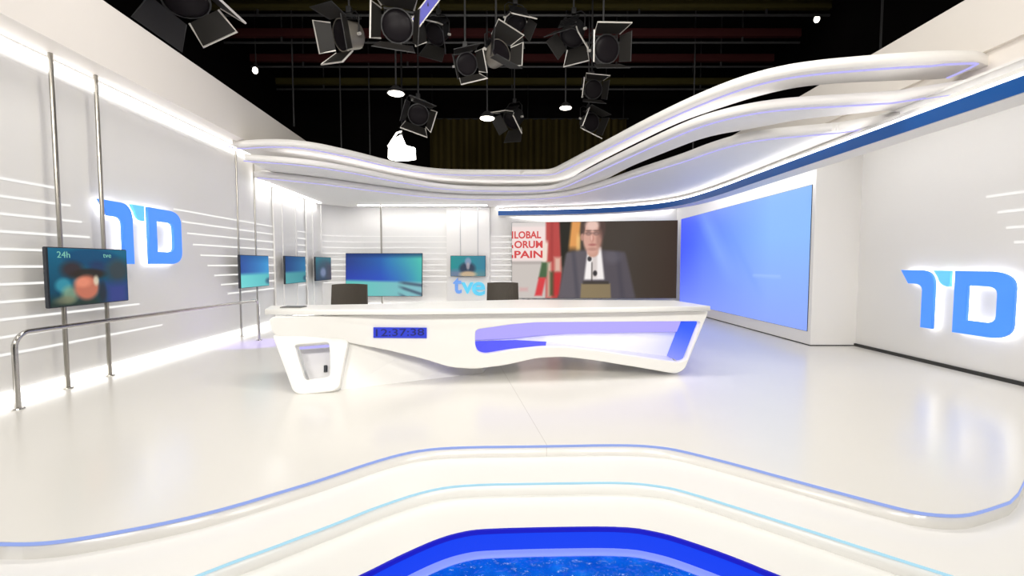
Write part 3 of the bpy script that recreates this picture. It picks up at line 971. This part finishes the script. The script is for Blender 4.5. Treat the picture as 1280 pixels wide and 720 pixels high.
for x, y in ((-5.12, 4.57), (xe, ye)):
    bm = bmesh.new()
    bmesh.ops.create_cone(bm, cap_ends=True, segments=20, radius1=0.055, radius2=0.05, depth=0.012, matrix=Matrix.Translation((x, y, 0.007)))
    obj('foot_plate', bm, M['rail'], hr)

# ------------------------------------------------------------------ the news desk
desk = thing('news_desk', (0, 6.2, 0), 'long white sculpted news desk with a violet lit recess and a small blue display', 'desk')
ZT = 0.95
DN = Vector((-0.11, 1.0, 0)).normalized()          # direction into the desk
DU = Vector((1.0, 0.11, 0)).normalized()
DP = Vector((0, 5.70, 0))


def dl(px, py, depth=0.0):                          # outline in the desk's own front plane, or one parallel to it (metres)
    p = onplane(px, py, DP + DN * depth, DN)
    return ((p - DP - DN * depth).dot(DU), p.z)


def dw(u, z, depth):                                # desk front plane -> world
    return DP + DU * u + Vector((0, 0, z)) + DN * depth


top = [atz(px, py, ZT) for px, py in ((331, 386.5), (400, 387.0), (500, 387.0), (640, 385.5), (780, 384), (888, 382.5), (843, 375.5), (650, 374.5), (560, 376.5), (462, 380), (400, 381), (338, 382))]
obj('desktop', solid2d([(p.x, p.y) for p in top], (), 0.065, 0.008, lambda u, v, w: (u, v, ZT - 0.065 + w)), M['desk'], desk)


def rnd(poly, r, n=4):
    """round the corners of a closed outline"""
    out = []
    N = len(poly)
    for i in range(N):
        p0, p1, p2 = Vector(poly[i - 1]), Vector(poly[i]), Vector(poly[(i + 1) % N])
        a_, b_ = p0 - p1, p2 - p1
        q = min(r, a_.length * 0.45, b_.length * 0.45)
        s, e = p1 + a_.normalized() * q, p1 + b_.normalized() * q
        for k in range(n + 1):
            t = k / n
            out.append(tuple((1 - t) ** 2 * s + 2 * t * (1 - t) * p1 + t * t * e))
    return out


front = [(334, 396), (885, 389), (884.5, 393), (856, 462), (845, 467.5), (790, 458), (740, 450), (705, 446), (672, 447.5), (630, 457), (592, 461.5), (562, 459), (530, 449), (490, 439), (428, 427), (341, 420)]
hole = [(594, 412), (640, 405.5), (670, 403), (877, 401.5), (859, 450), (848, 453), (790, 445), (740, 437.5), (705, 433.5), (680, 433.5), (640, 437.5), (606, 443), (597, 440), (594, 432)]
f2 = rnd([dl(*p) for p in front], 0.10)
h2 = rnd([dl(*p) for p in hole], 0.06)
zmin = min(q[1] for q in f2)
f2 = [(u, max(0.004, z)) for u, z in f2]
obj('front_panel', solid2d(f2, [h2], 0.10, 0.012, lambda u, v, w: dw(u, v, w)), M['desk'], desk)
# recess behind the opening: back panel, floor, faces with LED light painted in
RD = 0.55
M['acrylic_blue'] = glow('blue_acrylic', lin((84, 88, 240)), 1.0)  # blue light on the recess floor, put into its own glow
M['recess_floor'] = mat('lavender_ledge', lin((205, 205, 242)), 0.35, emit=lin((150, 150, 240)), estr=0.25)  # lavender light put into the floor's colour and glow
big_h = [dl(*p, RD) for p in ((560, 392), (866, 392), (846, 456), (836, 450), (760, 440), (693, 432), (644, 428), (560, 430))]
obj('recess_back', solid2d(big_h, (), 0.03, 0, lambda u, v, w: dw(u, v, RD + w)), M['recess_white'], desk, label='white back of the recess')
band = [dl(*p, RD - 0.02) for p in ((566, 398), (640, 398), (672, 396), (862, 394), (856, 414.5), (709, 417), (670, 419.5), (640, 423), (566, 426))]
obj('light_panel', solid2d(band, (), 0.012, 0, lambda u, v, w: dw(u, v, RD - 0.02 + w)), M['acrylic_violet'], desk, label='violet light band inside the recess')
ta, tb = dl(879, 399), dl(857, 455)                 # right end of the recess, leaning like the opening


def paint_end(u, v):  # blue light on the end face, painted as a gradient
    c = mixc((135, 145, 255), (50, 92, 250), min(1, v * 1.3))
    return mixc(c, (10, 40, 215), soft(0.86 - v + 0.15 * u, 0.15))


s0 = dw(tb[0], tb[1], RD); s1 = dw(tb[0], tb[1], 0.105); s2 = dw(ta[0], ta[1], RD)
picture('light_panel', s0, s1, s2, 10, 24, paint_end, desk, Vector((-0.006, 0, 0)))['label'] = 'blue light panel at the right end of the recess'
obj('recess_side', solid2d([(0.105, tb[1]), (RD, tb[1]), (RD, ta[1]), (0.105, ta[1])], (), 0.03, 0,
    lambda u, v, w: dw(tb[0] + (ta[0] - tb[0]) * (v - tb[1]) / (ta[1] - tb[1]) + w, v, u)), M['desk'], desk)


def strip_floor(rows_px, th=0.02, drop=0.0):
    bm = bmesh.new(); prev = None
    for fx, fy, bx_, by_ in rows_px:
        u0, z0 = dl(fx, fy, 0.10); u1, z1 = dl(bx_, by_, RD)
        z0 -= drop; z1 -= drop
        row = [bm.verts.new(dw(u0, z0, 0.10)), bm.verts.new(dw(u1, z1, RD)), bm.verts.new(dw(u1, z1 - th, RD)), bm.verts.new(dw(u0, z0 - th, 0.10))]
        if prev:
            for k in range(4): bm.faces.new((prev[k], prev[(k + 1) % 4], row[(k + 1) % 4], row[k]))
        else: bm.faces.new(row)
        prev = row
    bm.faces.new(prev[::-1])
    return bm


obj('light_panel', strip_floor([(588, 447, 570, 427), (606, 444, 610, 426), (640, 439, 644, 425), (682, 434.5, 683, 427)]), M['acrylic_blue'], desk, label='blue light panel at the left of the recess floor')
obj('recess_floor', strip_floor([(682, 434.5, 683, 427), (705, 434.5, 700, 429), (740, 438.5, 735, 433.5), (790, 446, 785, 439), (845, 454.5, 838, 446)]), M['recess_floor'], desk, label='lavender floor of the recess')
obj('recess_underside', strip_floor([(586, 447, 566, 429), (606, 444, 610, 426), (640, 439, 644, 425), (682, 434.5, 683, 427), (705, 434.5, 700, 429), (740, 438.5, 735, 433.5), (790, 446, 785, 439), (845, 454.5, 838, 446)], 0.015, 0.022), M['desk'], desk)  # added shield, stops the painted glow from spilling downwards
h0, h1 = dl(620, 398), dl(860, 394)
obj('cove_light', solid2d([(h0[0], h0[1] - 0.012), (h1[0], h1[1] - 0.012), (h1[0], h1[1]), (h0[0], h0[1])], (), 0.05, 0, lambda u, v, w: dw(u, v, 0.13 + w)), M['led_recess'], desk, label='hidden light inside the recess top')  # added strip, brightens the shaded recess
# closing body behind the front
body = [dl(*p) for p in ((420, 398), (880, 392), (850, 458), (740, 446), (705, 442), (672, 443), (630, 452), (590, 456), (560, 453), (500, 438), (440, 426))]
obj('body', solid2d([(u, max(0.05, z)) for u, z in body], (), 0.5, 0.01, lambda u, v, w: dw(u, min(v, ZT - 0.07), RD + 0.03 + w)), M['desk'], desk)

# left loop leg: leans forward to the floor
foot = atz(375, 493, 0.0)
tz = dl(380, 420)[1]
lean = (dw(dl(375, 493)[0], 0, 0) - foot).y
pl_p = dw(dl(380, 420)[0], tz, 0)
slope_n = None
e_u = DU
e_v = (Vector((foot.x, foot.y, 0)) - (pl_p + DU * ((foot - pl_p).dot(DU))))
e_v = (e_v - DU * e_v.dot(DU)).normalized()         # down along the leaning face
nrm = DU.cross(e_v).normalized()
if nrm.y < 0: nrm = -nrm


def ll(px, py):
    p = onplane(px, py, pl_p, nrm)
    return ((p - pl_p).dot(DU), (p - pl_p).dot(-e_v))


def lw(u, v, w):
    return pl_p + DU * u - e_v * v + nrm * w


loop = [(339.5, 417), (436, 424), (432, 440), (424, 484), (415, 489), (375, 493.5), (366, 489)]
lh = [(367.5, 431), (411, 427.5), (412.5, 450), (412, 470.5), (395, 473), (381, 475)]
lo2 = rnd([ll(*p) for p in loop], 0.07); lh2 = rnd([ll(*p) for p in lh], 0.04)
obj('leg', solid2d(lo2, [lh2], 0.10, 0.012, lw), M['desk'], desk, label='white loop leg leaning to the floor')
lb = [ll(*p) for p in ((364, 427), (415, 424), (416, 475), (380, 479))]
obj('leg_back', solid2d(lb, (), 0.02, 0, lambda u, v, w: lw(u, v, 0.32 + w)), M['recess_white'], desk, label='pale panel behind the loop leg opening')
lt_ = [ll(*p) for p in ((370, 429.5), (410, 426.5), (410, 429.5), (370, 432.5))]
obj('light_strip', solid2d(lt_, (), 0.02, 0, lambda u, v, w: lw(u, v, 0.12 + w)), M['led_violet'], desk, label='violet line at the top of the leg opening')
bmh = tubeb([onplane(407, 457, pl_p + nrm * 0.30, nrm), onplane(407, 465, pl_p + nrm * 0.30, nrm)], 0.022, 10)
obj('handle', bmh, M['bezel'], desk, label='small dark handle')
# recessed plinth that runs back under the front panel
A_ = [atz(375, 493, 0), atz(420, 489, 0), atz(520, 477, 0), atz(600, 467.5, 0)]
bm = bmesh.new()
topz = [0.60, 0.56, 0.42, 0.22]
rows = []
for p, tz_ in zip(A_, topz):
    lean_ = Vector((0.0, 0.30, 0))
    rows.append([bm.verts.new(p + Vector((0.03, 0.06, 0.0))), bm.verts.new(p + lean_ + Vector((0.03, 0.04, tz_))), bm.verts.new(p + Vector((0.15, 0.75, tz_))), bm.verts.new(p + Vector((0.15, 0.75, 0)))])
rows = rows[1:]
for a_, b_ in zip(rows[:-1], rows[1:]):
    for k in range(4): bm.faces.new((a_[k], a_[(k + 1) % 4], b_[(k + 1) % 4], b_[k]))
bm.faces.new(rows[0]); bm.faces.new(rows[-1][::-1])
obj('plinth', bm, M['desk'], desk)
# small blue time display let into the front
dp = [dl(*p) for p in ((467, 409), (533.5, 409.5), (533.5, 422.5), (467, 422))]
M['display'] = glow('display_blue', lin((44, 62, 205)), 1.0)
M['digits'] = glow('display_digits', lin((26, 34, 110)), 1.0)
disp = obj('display', solid2d(dp, (), 0.03, 0.004, lambda u, v, w: dw(u, v, -0.02 + w)), M['display'], desk, label='small blue digit display')
hgt = dp[0][1] - dp[3][1]
bm = letters('12:37:38', 1.0, 0.003, lambda u, v, w: Vector((u, v, w)), weight=0.01)
x_lo = min(v.co.x for v in bm.verts); x_hi = max(v.co.x for v in bm.verts); y_hi = max(v.co.y for v in bm.verts)
for v in bm.verts:
    v.co = dw(dp[0][0] + 0.03 + (v.co.x - x_lo) / (x_hi - x_lo) * (dp[1][0] - dp[0][0] - 0.06), dp[3][1] + hgt * (0.16 + 0.68 * v.co.y / y_hi), -0.024 - v.co.z)
obj('digits', bm, M['digits'], disp)
# small things on the desk
pp = atz(367, 384.3, ZT)
fd = thing('desk_pad', (pp.x, pp.y, ZT), 'small flat grey pad lying near the left end of the desk top', 'pad')
M['pad'] = mat('grey_plastic', (0.22, 0.22, 0.21), 0.5)
obj('pad', box(pp.x - 0.13, pp.x + 0.13, pp.y - 0.09, pp.y + 0.09, ZT + 0.001, ZT + 0.013, 0.003), M['pad'], fd)
obj('cover', box(pp.x - 0.115, pp.x + 0.115, pp.y - 0.075, pp.y + 0.075, ZT + 0.0135, ZT + 0.016), M['bezel'], fd, label='dark top of the pad')


# ------------------------------------------------------------------ the two presenters' chairs
def chair(label, cx, cy, half, ztop):
    c = thing('office_chair', (cx, cy, 0), label, 'chair', 'chairs behind the news desk')
    # backrest: slightly flared downwards, thin padded slab leaning away from the desk
    bm = bmesh.new()
    rows = []
    for k in range(7):
        t = k / 6
        z = 0.52 + (ztop - 0.52) * t
        hw = half * (1.04 - 0.06 * t)
        row = []
        for j in range(9):
            s = -1 + 2 * j / 8
            yb = cy - 0.26 - 0.05 * t + 0.05 * (s * s)
            row.append((cx + s * hw, yb, z - 0.012 * s * s * (k == 6)))
        rows.append(row)
    fv = [[bm.verts.new(p) for p in r] for r in rows]
    bv = [[bm.verts.new((p[0], p[1] + 0.05, p[2])) for p in r] for r in rows]
    for k in range(6):
        for j in range(8):
            bm.faces.new((fv[k][j], fv[k][j + 1], fv[k + 1][j + 1], fv[k + 1][j]))
            bm.faces.new((bv[k][j + 1], bv[k][j], bv[k + 1][j], bv[k + 1][j + 1]))
        bm.faces.new((fv[k + 1][0], bv[k + 1][0], bv[k][0], fv[k][0]))
        bm.faces.new((fv[k][8], bv[k][8], bv[k + 1][8], fv[k + 1][8]))
    for j in range(8):
        bm.faces.new((fv[6][j], fv[6][j + 1], bv[6][j + 1], bv[6][j]))
        bm.faces.new((fv[0][j + 1], fv[0][j], bv[0][j], bv[0][j + 1]))
    # the back stands on the far side of the seat, its occupant facing the camera
    for v in bm.verts: v.co.y = 2 * cy - v.co.y
    obj('backrest', bm, M['leather'], c, smooth=True)
    obj('seat', box(cx - 0.26, cx + 0.26, cy - 0.26, cy + 0.26, 0.42, 0.52, 0.03), M['leather'], c)
    for s in (-1, 1):
        obj('armrest', tubeb([(cx + s * 0.27, cy + 0.2, 0.47), (cx + s * 0.31, cy + 0.2, 0.66), (cx + s * 0.31, cy - 0.18, 0.68), (cx + s * 0.27, cy - 0.2, 0.47)], 0.018, 8), M['black'], c)
    obj('column', tubeb([(cx, cy, 0.10), (cx, cy, 0.43)], 0.03, 12), M['chrome'], c)
    for k in range(5):
        a_ = 2 * math.pi * k / 5 + 0.3
        ex_, ey_ = cx + 0.30 * math.cos(a_), cy + 0.30 * math.sin(a_)
        lg = obj('leg', tubeb([(cx, cy, 0.12), (ex_, ey_, 0.075)], [0.028, 0.016], 8), M['chrome'], c)
        bm = bmesh.new()
        bmesh.ops.create_cone(bm, cap_ends=True, segments=14, radius1=0.03, radius2=0.03, depth=0.03,
                              matrix=Matrix.Translation((ex_, ey_, 0.031)) @ Matrix.Rotation(a_ + math.pi / 2, 4, 'Z') @ Matrix.Rotation(math.pi / 2, 4, 'Y'))
        obj('castor', bm, M['rubber'], lg)
    return c


def chair_at(label, pxl, pxr, pyt, Y):
    yb = Y + 0.31
    p0, p1 = aty(pxl, pyt, yb), aty(pxr, pyt, yb)
    chair(label, (p0.x + p1.x) / 2, Y, (p1.x - p0.x) / 2, p0.z)


chair_at('dark brown chair back behind the desk, in front of the wide monitor', 417, 461, 354.5, 7.6)
chair_at('dark brown chair back behind the desk, between the tve letters and the wall screen', 609, 648, 352.5, 8.5)

# ------------------------------------------------------------------ the dark studio above
struct('ceiling', box(-9, 9, -2.5, 18.2, 8.6, 8.7), M['ceil'])
struct('wall_far', box(-9, 9, 18.0, 18.1, 0, 8.6), M['ceil'])
struct('wall_studio_left', box(-9.1, -9, -2.5, 18.1, -0.5, 8.7), M['ceil'])
struct('wall_studio_right', box(9, 9.1, -2.5, 18.1, -0.5, 8.7), M['ceil'])
# drape hung at the back, folds in the mesh
bm = bmesh.new()
prev = None
N = 260
for i in range(N + 1):
    x = -3.1 + 7.4 * i / N
    y = 17.2 + 0.06 * math.sin(i * 0.55) + 0.03 * math.sin(i * 0.23)
    row = [bm.verts.new((x, y, 3.0)), bm.verts.new((x, y, 6.95)), bm.verts.new((x, y + 0.03, 6.95)), bm.verts.new((x, y + 0.03, 3.0))]
    if prev:
        for k in range(4): bm.faces.new((prev[k], prev[(k + 1) % 4], row[(k + 1) % 4], row[k]))
    prev = row
dr = thing('drape', (0.6, 17.2, 3.0), '', '')
obj('cloth', bm, M['curtain'], dr, smooth=True)
obj('curtain_rail', tubeb([(-3.2, 17.22, 6.97), (4.4, 17.22, 6.97)], 0.03, 8), M['black'], dr)
for x in (-3, 0.6, 4.2): obj('hanger', tubeb([(x, 17.22, 6.97), (x, 17.22, 8.61)], 0.02, 6), M['black'], dr)
tag(dr, 'dark olive drape hanging at the back of the studio above the white canopy', 'drape')
PIPE_Y = [(8.3, 7.3, 'beam_red'), (9.2, 7.5, 'beam_olive'), (10.0, 7.4, 'beam_red'), (10.9, 7.5, 'beam_olive'), (12.0, 7.4, 'beam_red'), (13.2, 7.3, 'beam_red'), (14.6, 7.2, 'beam_olive')]
names = ['nearest', 'second nearest', 'third', 'fourth', 'fifth', 'sixth', 'furthest']
for i, (y, z, mm) in enumerate(PIPE_Y):
    t = thing('lighting_batten', (0, y, z), '%s horizontal %s batten of the lamp grid, counted from the camera' % (names[i], 'dark olive' if 'olive' in mm else 'dark reddish'), 'batten', 'battens of the lamp grid')
    obj('beam', box(-7.5, 7.5, y - 0.06, y + 0.06, z, z + 0.2), M[mm], t)
    obj('pipe', tubeb([(-7.5, y, z - 0.14), (7.5, y, z - 0.14)], 0.03, 8), M['darkgrey'], t)
    for x in (-6, -3, 0, 3, 6):
        obj('hanger', tubeb([(x, y, z + 0.2), (x, y, 8.6)], 0.02, 6), M['darkgrey'], t)
        obj('bracket', box(x - 0.02, x + 0.02, y - 0.02, y + 0.02, z - 0.14, z + 0.0), M['darkgrey'], t)
# slim vertical drop poles
for lab, px, Y, zb_ in (('thin drop pole left of the drape', 425, 13.8, 4.6), ('thin drop pole beside the left edge of the drape', 461, 14.3, 4.2),
                        ('thin drop pole above the right canopy fascia', 1099, 9.0, 5.0), ('thin drop pole over the right canopy ribbons', 868, 12.8, 4.6), ('thin drop pole above the left canopy fascia', 366, 12.2, 5.2)):
    x = aty(px, 100, Y).x
    t = thing('drop_pole', (x, Y, zb_), lab, 'pole', 'drop poles of the lamp grid')
    obj('tube', tubeb([(x, Y, zb_), (x, Y, 8.6)], 0.022, 8), M['darkgrey'], t)
    obj('end_cap', tubeb([(x, Y, zb_ - 0.03), (x, Y, zb_ + 0.05)], 0.03, 8), M['black'], t)


def frame_from(direction, roll=0.0):
    d = Vector(direction).normalized()
    q = d.to_track_quat('-Z', 'Y')
    return q.to_matrix().to_4x4() @ Matrix.Rotation(roll, 4, 'Z')


def nearest_pipe(y):
    return min(PIPE_Y, key=lambda p: abs(p[0] - y))


def fresnel(label, px, py, Y, direction, size=0.3, roll=0.0, doors=4, lit='lens', open_=0.5, body='darkgrey', group='barn door spotlights of the lamp grid', kind='spotlight'):
    c = aty(px, py, Y)
    fr = frame_from(direction, roll)
    fr.translation = c
    pipe_z = nearest_pipe(Y)[1] - 0.14
    root = thing('studio_spotlight', (c.x, c.y, c.z), label, kind, group)
    s = size
    # housing: rounded can, back cap, cooling fins
    bm = bmesh.new()
    prof = [(0.0, 0.95), (0.55, 0.92), (0.8, 0.75), (0.86, 0.3), (0.9, 0.0), (0.98, -0.05), (0.98, -0.15), (0.9, -0.16)]
    rings = []
    for r, z in prof:
        rings.append([bm.verts.new(fr @ Vector((max(r, 0.02) * s * math.cos(2 * math.pi * k / 20), max(r, 0.02) * s * math.sin(2 * math.pi * k / 20), z * s * 1.3))) for k in range(20)])
    for a_, b_ in zip(rings[:-1], rings[1:]):
        for k in range(20): bm.faces.new((a_[k], a_[(k + 1) % 20], b_[(k + 1) % 20], b_[k]))
    bm.faces.new(rings[0])
    hs = obj('housing', bm, M[body], root, smooth=True)
    bm = bmesh.new()
    for k in range(5):
        bx(bm, -0.9 * s, 0.9 * s, 0.84 * s, 0.95 * s, (0.2 + 0.16 * k) * s, (0.25 + 0.16 * k) * s, fr)
    obj('cooling_fins', bm, M['black'], hs)
    bm = bmesh.new()
    bmesh.ops.create_uvsphere(bm, u_segments=20, v_segments=10, radius=0.9 * s, matrix=fr @ Matrix.Translation((0, 0, -0.17 * s)) @ Matrix.Diagonal((1, 1, 0.16, 1)))
    obj('lens', bm, M[lit], root, smooth=True)
    # yoke
    pts = [fr @ Vector(p) for p in ((-1.02 * s, 0, 0.35 * s), (-1.12 * s, 0.0, 0.35 * s))]
    up = Vector((0, 0, 1))
    ax = (fr.to_3x3() @ Vector((1, 0, 0))).normalized()
    cc = fr @ Vector((0, 0, 0.4 * s))
    topc = cc + up * 1.45 * s
    obj('yoke', tubeb([cc - ax * 1.06 * s, cc - ax * 1.08 * s + up * 1.1 * s, topc - ax * 0.7 * s, topc + ax * 0.7 * s, cc + ax * 1.08 * s + up * 1.1 * s, cc + ax * 1.06 * s], 0.05 * s, 8), M['black'], root)
    for sg in (-1, 1):
        obj('knob', tubeb([cc + ax * sg * 0.98 * s, cc + ax * sg * 1.2 * s], 0.10 * s, 10), M['edge_metal'], root)
    obj('hanging_pole', tubeb([topc, Vector((topc.x, topc.y, 8.61))], 0.02, 8), M['darkgrey'], root)
    obj('clamp', box(topc.x - 0.05, topc.x + 0.05, topc.y - 0.05, topc.y + 0.05, topc.z - 0.02, topc.z + 0.10, 0.01), M['black'], root)
    for k in range(doors):
        rot = fr @ Matrix.Rotation(k * math.pi / 2, 4, 'Z') @ Matrix.Translation((0, 0.95 * s, -0.2 * s)) @ Matrix.Rotation(open_ if k % 2 == 0 else open_ * 1.2, 4, 'X')
        w0, w1, L = (0.95, 1.25, 1.25) if k % 2 == 0 else (0.8, 0.95, 1.05)
        bm = bmesh.new()
        q = [(-w0 * s, 0), (w0 * s, 0), (w1 * s, -L * s), (-w1 * s, -L * s)]
        lo = [bm.verts.new(rot @ Vector((x, 0.0, z))) for x, z in q]; hi = [bm.verts.new(rot @ Vector((x, 0.02 * s, z))) for x, z in q]
        bm.faces.new(lo); bm.faces.new(hi[::-1])
        for j in range(4): bm.faces.new((lo[j], lo[(j + 1) % 4], hi[(j + 1) % 4], hi[j]))
        d = obj('barn_door', bm, M['door_metal'], root)
        ring = [rot @ Vector((x, 0.01 * s, z)) for x, z in q]
        obj('edge', tubeb([ring[1], ring[2], ring[3], ring[0]], (0.055 if (k + int(px)) % 4 < 2 else 0.03) * s, 6), M['edge_metal' if (k + int(px)) % 4 < 2 else 'darkgrey'], d)  # pale edges on some doors imitate lamplight catching the rims
    return root


def downlight(label, px, py, Y, r=0.26):
    c = aty(px, py, Y)
    root = thing('dome_lamp', (c.x, c.y, c.z), label, 'lamp', 'round lamps of the lamp grid shining down')
    bm = bmesh.new()
    rings = []
    for rr, z in ((0.05, 0.42), (0.35, 0.40), (0.75, 0.22), (0.95, 0.05), (1.0, 0.0), (0.94, 0.0)):
        rings.append([bm.verts.new(c + Vector((rr * r * math.cos(2 * math.pi * k / 24), rr * r * math.sin(2 * math.pi * k / 24), z * r * 2))) for k in range(24)])
    for a_, b_ in zip(rings[:-1], rings[1:]):
        for k in range(24): bm.faces.new((a_[k], a_[(k + 1) % 24], b_[(k + 1) % 24], b_[k]))
    bm.faces.new(rings[0])
    obj('shade', bm, M['darkgrey'], root, smooth=True)
    bm = bmesh.new()
    bmesh.ops.create_uvsphere(bm, u_segments=20, v_segments=10, radius=0.9 * r, matrix=Matrix.Translation(c) @ Matrix.Diagonal((1, 1, 0.22, 1)))
    obj('diffuser', bm, M['lens_on'], root, smooth=True)
    obj('hanging_pole', tubeb([c + Vector((0, 0, 0.8 * r)), Vector((c.x, c.y, 8.61))], 0.02, 8), M['darkgrey'], root)


fresnel('large barn door spotlight hanging at the top left, above the left canopy fascia', 232, -2, 7.2, (0.35, -0.2, -1), 0.34, 0.4, lit='lens', open_=0.7)
fresnel('barn door spotlight with pale doors, leftmost of the central cluster', 430, 44, 8.6, (-0.7, -0.8, -0.35), 0.29, 0.2, open_=0.55, body='pale_metal')
fresnel('large square barn door spotlight at the top of the central cluster, showing a dark opening', 497, 33, 8.4, (0.1, -1, -0.35), 0.30, 0.1, open_=0.35)
fresnel('spotlight with pale doors left of the small top dark spotlight, tilted down left', 583, 80, 9.0, (0.35, -0.8, -0.35), 0.22, -0.35, open_=0.35)
fresnel('spotlight with a pale underside right beside the tilted spotlight in the centre', 624, 66, 8.9, (0.6, -0.7, 0.1), 0.25, 0.15, open_=0.35, body='pale_metal')
fresnel('small dark spotlight near the top centre, right of the pale spotlights', 645, 28, 9.6, (0.2, -0.5, -1), 0.22, 0.0, open_=0.5, body='black')
fresnel('barn door spotlight with bright door edges, right of the cluster', 757, 62, 8.8, (0.25, -1, -0.25), 0.27, -0.1, open_=0.35)
fresnel('small barn door spotlight just below the bright-edged right spotlight', 741, 112, 10.6, (0.1, -1, -0.3), 0.22, 0.05, open_=0.3)
fresnel('small dark spotlight hanging lowest at the right, over the rising canopy ribbons', 738, 153, 11.6, (0.35, -1, -0.25), 0.24, 0.3, open_=0.25)
fresnel('small barn door spotlight above the very bright lamp', 523, 143, 11.0, (0.2, -1, -0.5), 0.26, 0.3, open_=0.4)
fresnel('dark spotlight low in front of the drape, right of the middle round lamp', 640, 150, 12.1, (-4.5, -3.1, -5.2), 0.27, 0.2, open_=0.6, body='black')
fresnel('dark spotlight tucked close to the right of the large square spotlight', 545, 42, 9.8, (-0.5, -0.6, -0.7), 0.25, 0.5, open_=0.5, body='black')
fresnel('dark spotlight high between the central cluster and the right spotlight', 715, 45, 9.55, (-0.4, -0.3, -1), 0.26, 0.2, open_=0.5, body='black')
sp = bpy.data.lights.new('violet_spot_light', 'SPOT')  # added violet beam, tints a patch of floor left of the desk
sp.energy = 2600; sp.color = (0.30, 0.18, 1.0); sp.spot_size = math.radians(9); sp.spot_blend = 0.3; sp.shadow_soft_size = 0.05
spo = bpy.data.objects.new('violet_spot_light', sp)
dv = Vector((-4.65, 8.5, 0)) - aty(640, 150, 12.1)
spo.location = aty(640, 150, 12.1) + dv.normalized() * 0.35
spo.rotation_euler = dv.to_track_quat('-Z', 'Y').to_euler()
COL.objects.link(spo)
downlight('lit round lamp on the left of the three shining down, above the very bright lamp', 495, 117, 10.4, 0.20)
downlight('lit round lamp in the middle of the three shining down', 609, 148, 11.4, 0.20)
downlight('lit round lamp on the right of the three shining down', 707, 135, 11.2, 0.16)
# blue gel sheet leaning in the cluster
c = aty(535, 8, 8.9)
g = thing('gel_frame', c, 'violet blue gel sheet in a frame at the top of the cluster', 'gel frame')
fr = Matrix.Translation(c) @ Matrix.Rotation(-0.9, 4, 'Y') @ Matrix.Rotation(0.2, 4, 'X')
obj('sheet', box(-0.38, 0.38, -0.004, 0.004, -0.09, 0.09, 0, fr), M['gel'], g)
bm = bmesh.new()
for q in ((-0.4, 0.4, -0.012, 0.012, 0.085, 0.105), (-0.4, 0.4, -0.012, 0.012, -0.105, -0.085), (-0.405, -0.385, -0.012, 0.012, -0.1, 0.1), (0.385, 0.405, -0.012, 0.012, -0.1, 0.1)): bx(bm, *q, fr)
obj('frame', bm, M['edge_metal'], g)
obj('arm', tubeb([c, Vector((c.x, c.y, 8.61))], 0.015, 6), M['darkgrey'], g)
# the very bright lamp standing over the canopy
c = aty(502, 188, 12.2)
bl = thing('flood_lamp', c, 'very bright lamp right above the canopy, left of the drape', 'lamp')
bm = bmesh.new()
rg = []
for x_, h0, h1 in ((-0.34, -0.22, 0.06), (-0.16, -0.26, 0.30), (0.0, -0.26, 0.40), (0.12, -0.26, 0.12), (0.36, -0.22, 0.06)):
    rg.append([bm.verts.new(c + Vector((x_, y_, z_))) for y_, z_ in ((-0.10, h0), (0.10, h0), (0.06, h1), (-0.06, h1))])
for a_, b_ in zip(rg[:-1], rg[1:]):
    for k in range(4): bm.faces.new((a_[k], a_[(k + 1) % 4], b_[(k + 1) % 4], b_[k]))
bm.faces.new(rg[0]); bm.faces.new(rg[-1][::-1])
obj('lit_head', bm, M['bulb'], bl, label='glowing white lamp head')
obj('handle', tubeb([c + Vector((-0.36, 0, 0.1)), c + Vector((-0.12, 0, 0.46)), c + Vector((0.02, 0, 0.5))], 0.025, 8), M['lens_on'], bl)
obj('hanging_pole', tubeb([c + Vector((0.02, 0, 0.4)), Vector((c.x + 0.02, c.y, 8.61))], 0.025, 8), M['black'], bl)
# tiny bright lamps far off
for lab, px, py, Y in (('tiny bright lamp far off in the dark at the upper right', 1021, 24, 12.5), ('tiny bright lamp far off in the dark at the upper left', 319, 88, 12.5), ('tiny faint lamp low in the dark, right of the drape', 866, 100, 15.5)):
    c = aty(px, py, Y)
    t = thing('work_lamp', c, lab, 'lamp', 'small work lamps')
    bm = bmesh.new()
    bmesh.ops.create_uvsphere(bm, u_segments=14, v_segments=8, radius=0.07 if Y < 14 else 0.04, matrix=Matrix.Translation(c) @ Matrix.Diagonal((1, 1, 1.3, 1)))
    obj('bulb', bm, M['lens_on'], t, smooth=True)
    obj('socket', tubeb([c + Vector((0, 0.02, 0.06)), c + Vector((0, 0.04, 0.2))], 0.05, 10), M['black'], t)
    obj('hanging_pole', tubeb([c + Vector((0, 0.04, 0.2)), Vector((c.x, c.y + 0.04, 8.6))], 0.015, 6), M['darkgrey'], t)
# housings of the added soft banks, out of view
FRONT_AT = ['left', 'right', 'centre']
bank_at = ['front left', 'front centre', 'front right', 'rear left', 'rear right', 'rear centre']
for (p, t_), nm in zip(BANKS + FRONT, bank_at + ['frontal ' + q for q in FRONT_AT]):
    d = (Vector(t_) - Vector(p))
    fr = frame_from(d); fr.translation = Vector(p)
    root = thing('soft_bank', p, '%s soft light bank hanging over the set' % nm, 'lamp', 'soft light banks')
    bm = bmesh.new(); bx(bm, -0.9, 0.9, -0.5, 0.5, 0.02, 0.2, fr)
    obj('housing', bm, M['black'], root)
    obj('hanging_pole', tubeb([fr @ Vector((0, 0, 0.2)), Vector((p[0], p[1], 8.6))], 0.02, 8), M['darkgrey'], root)
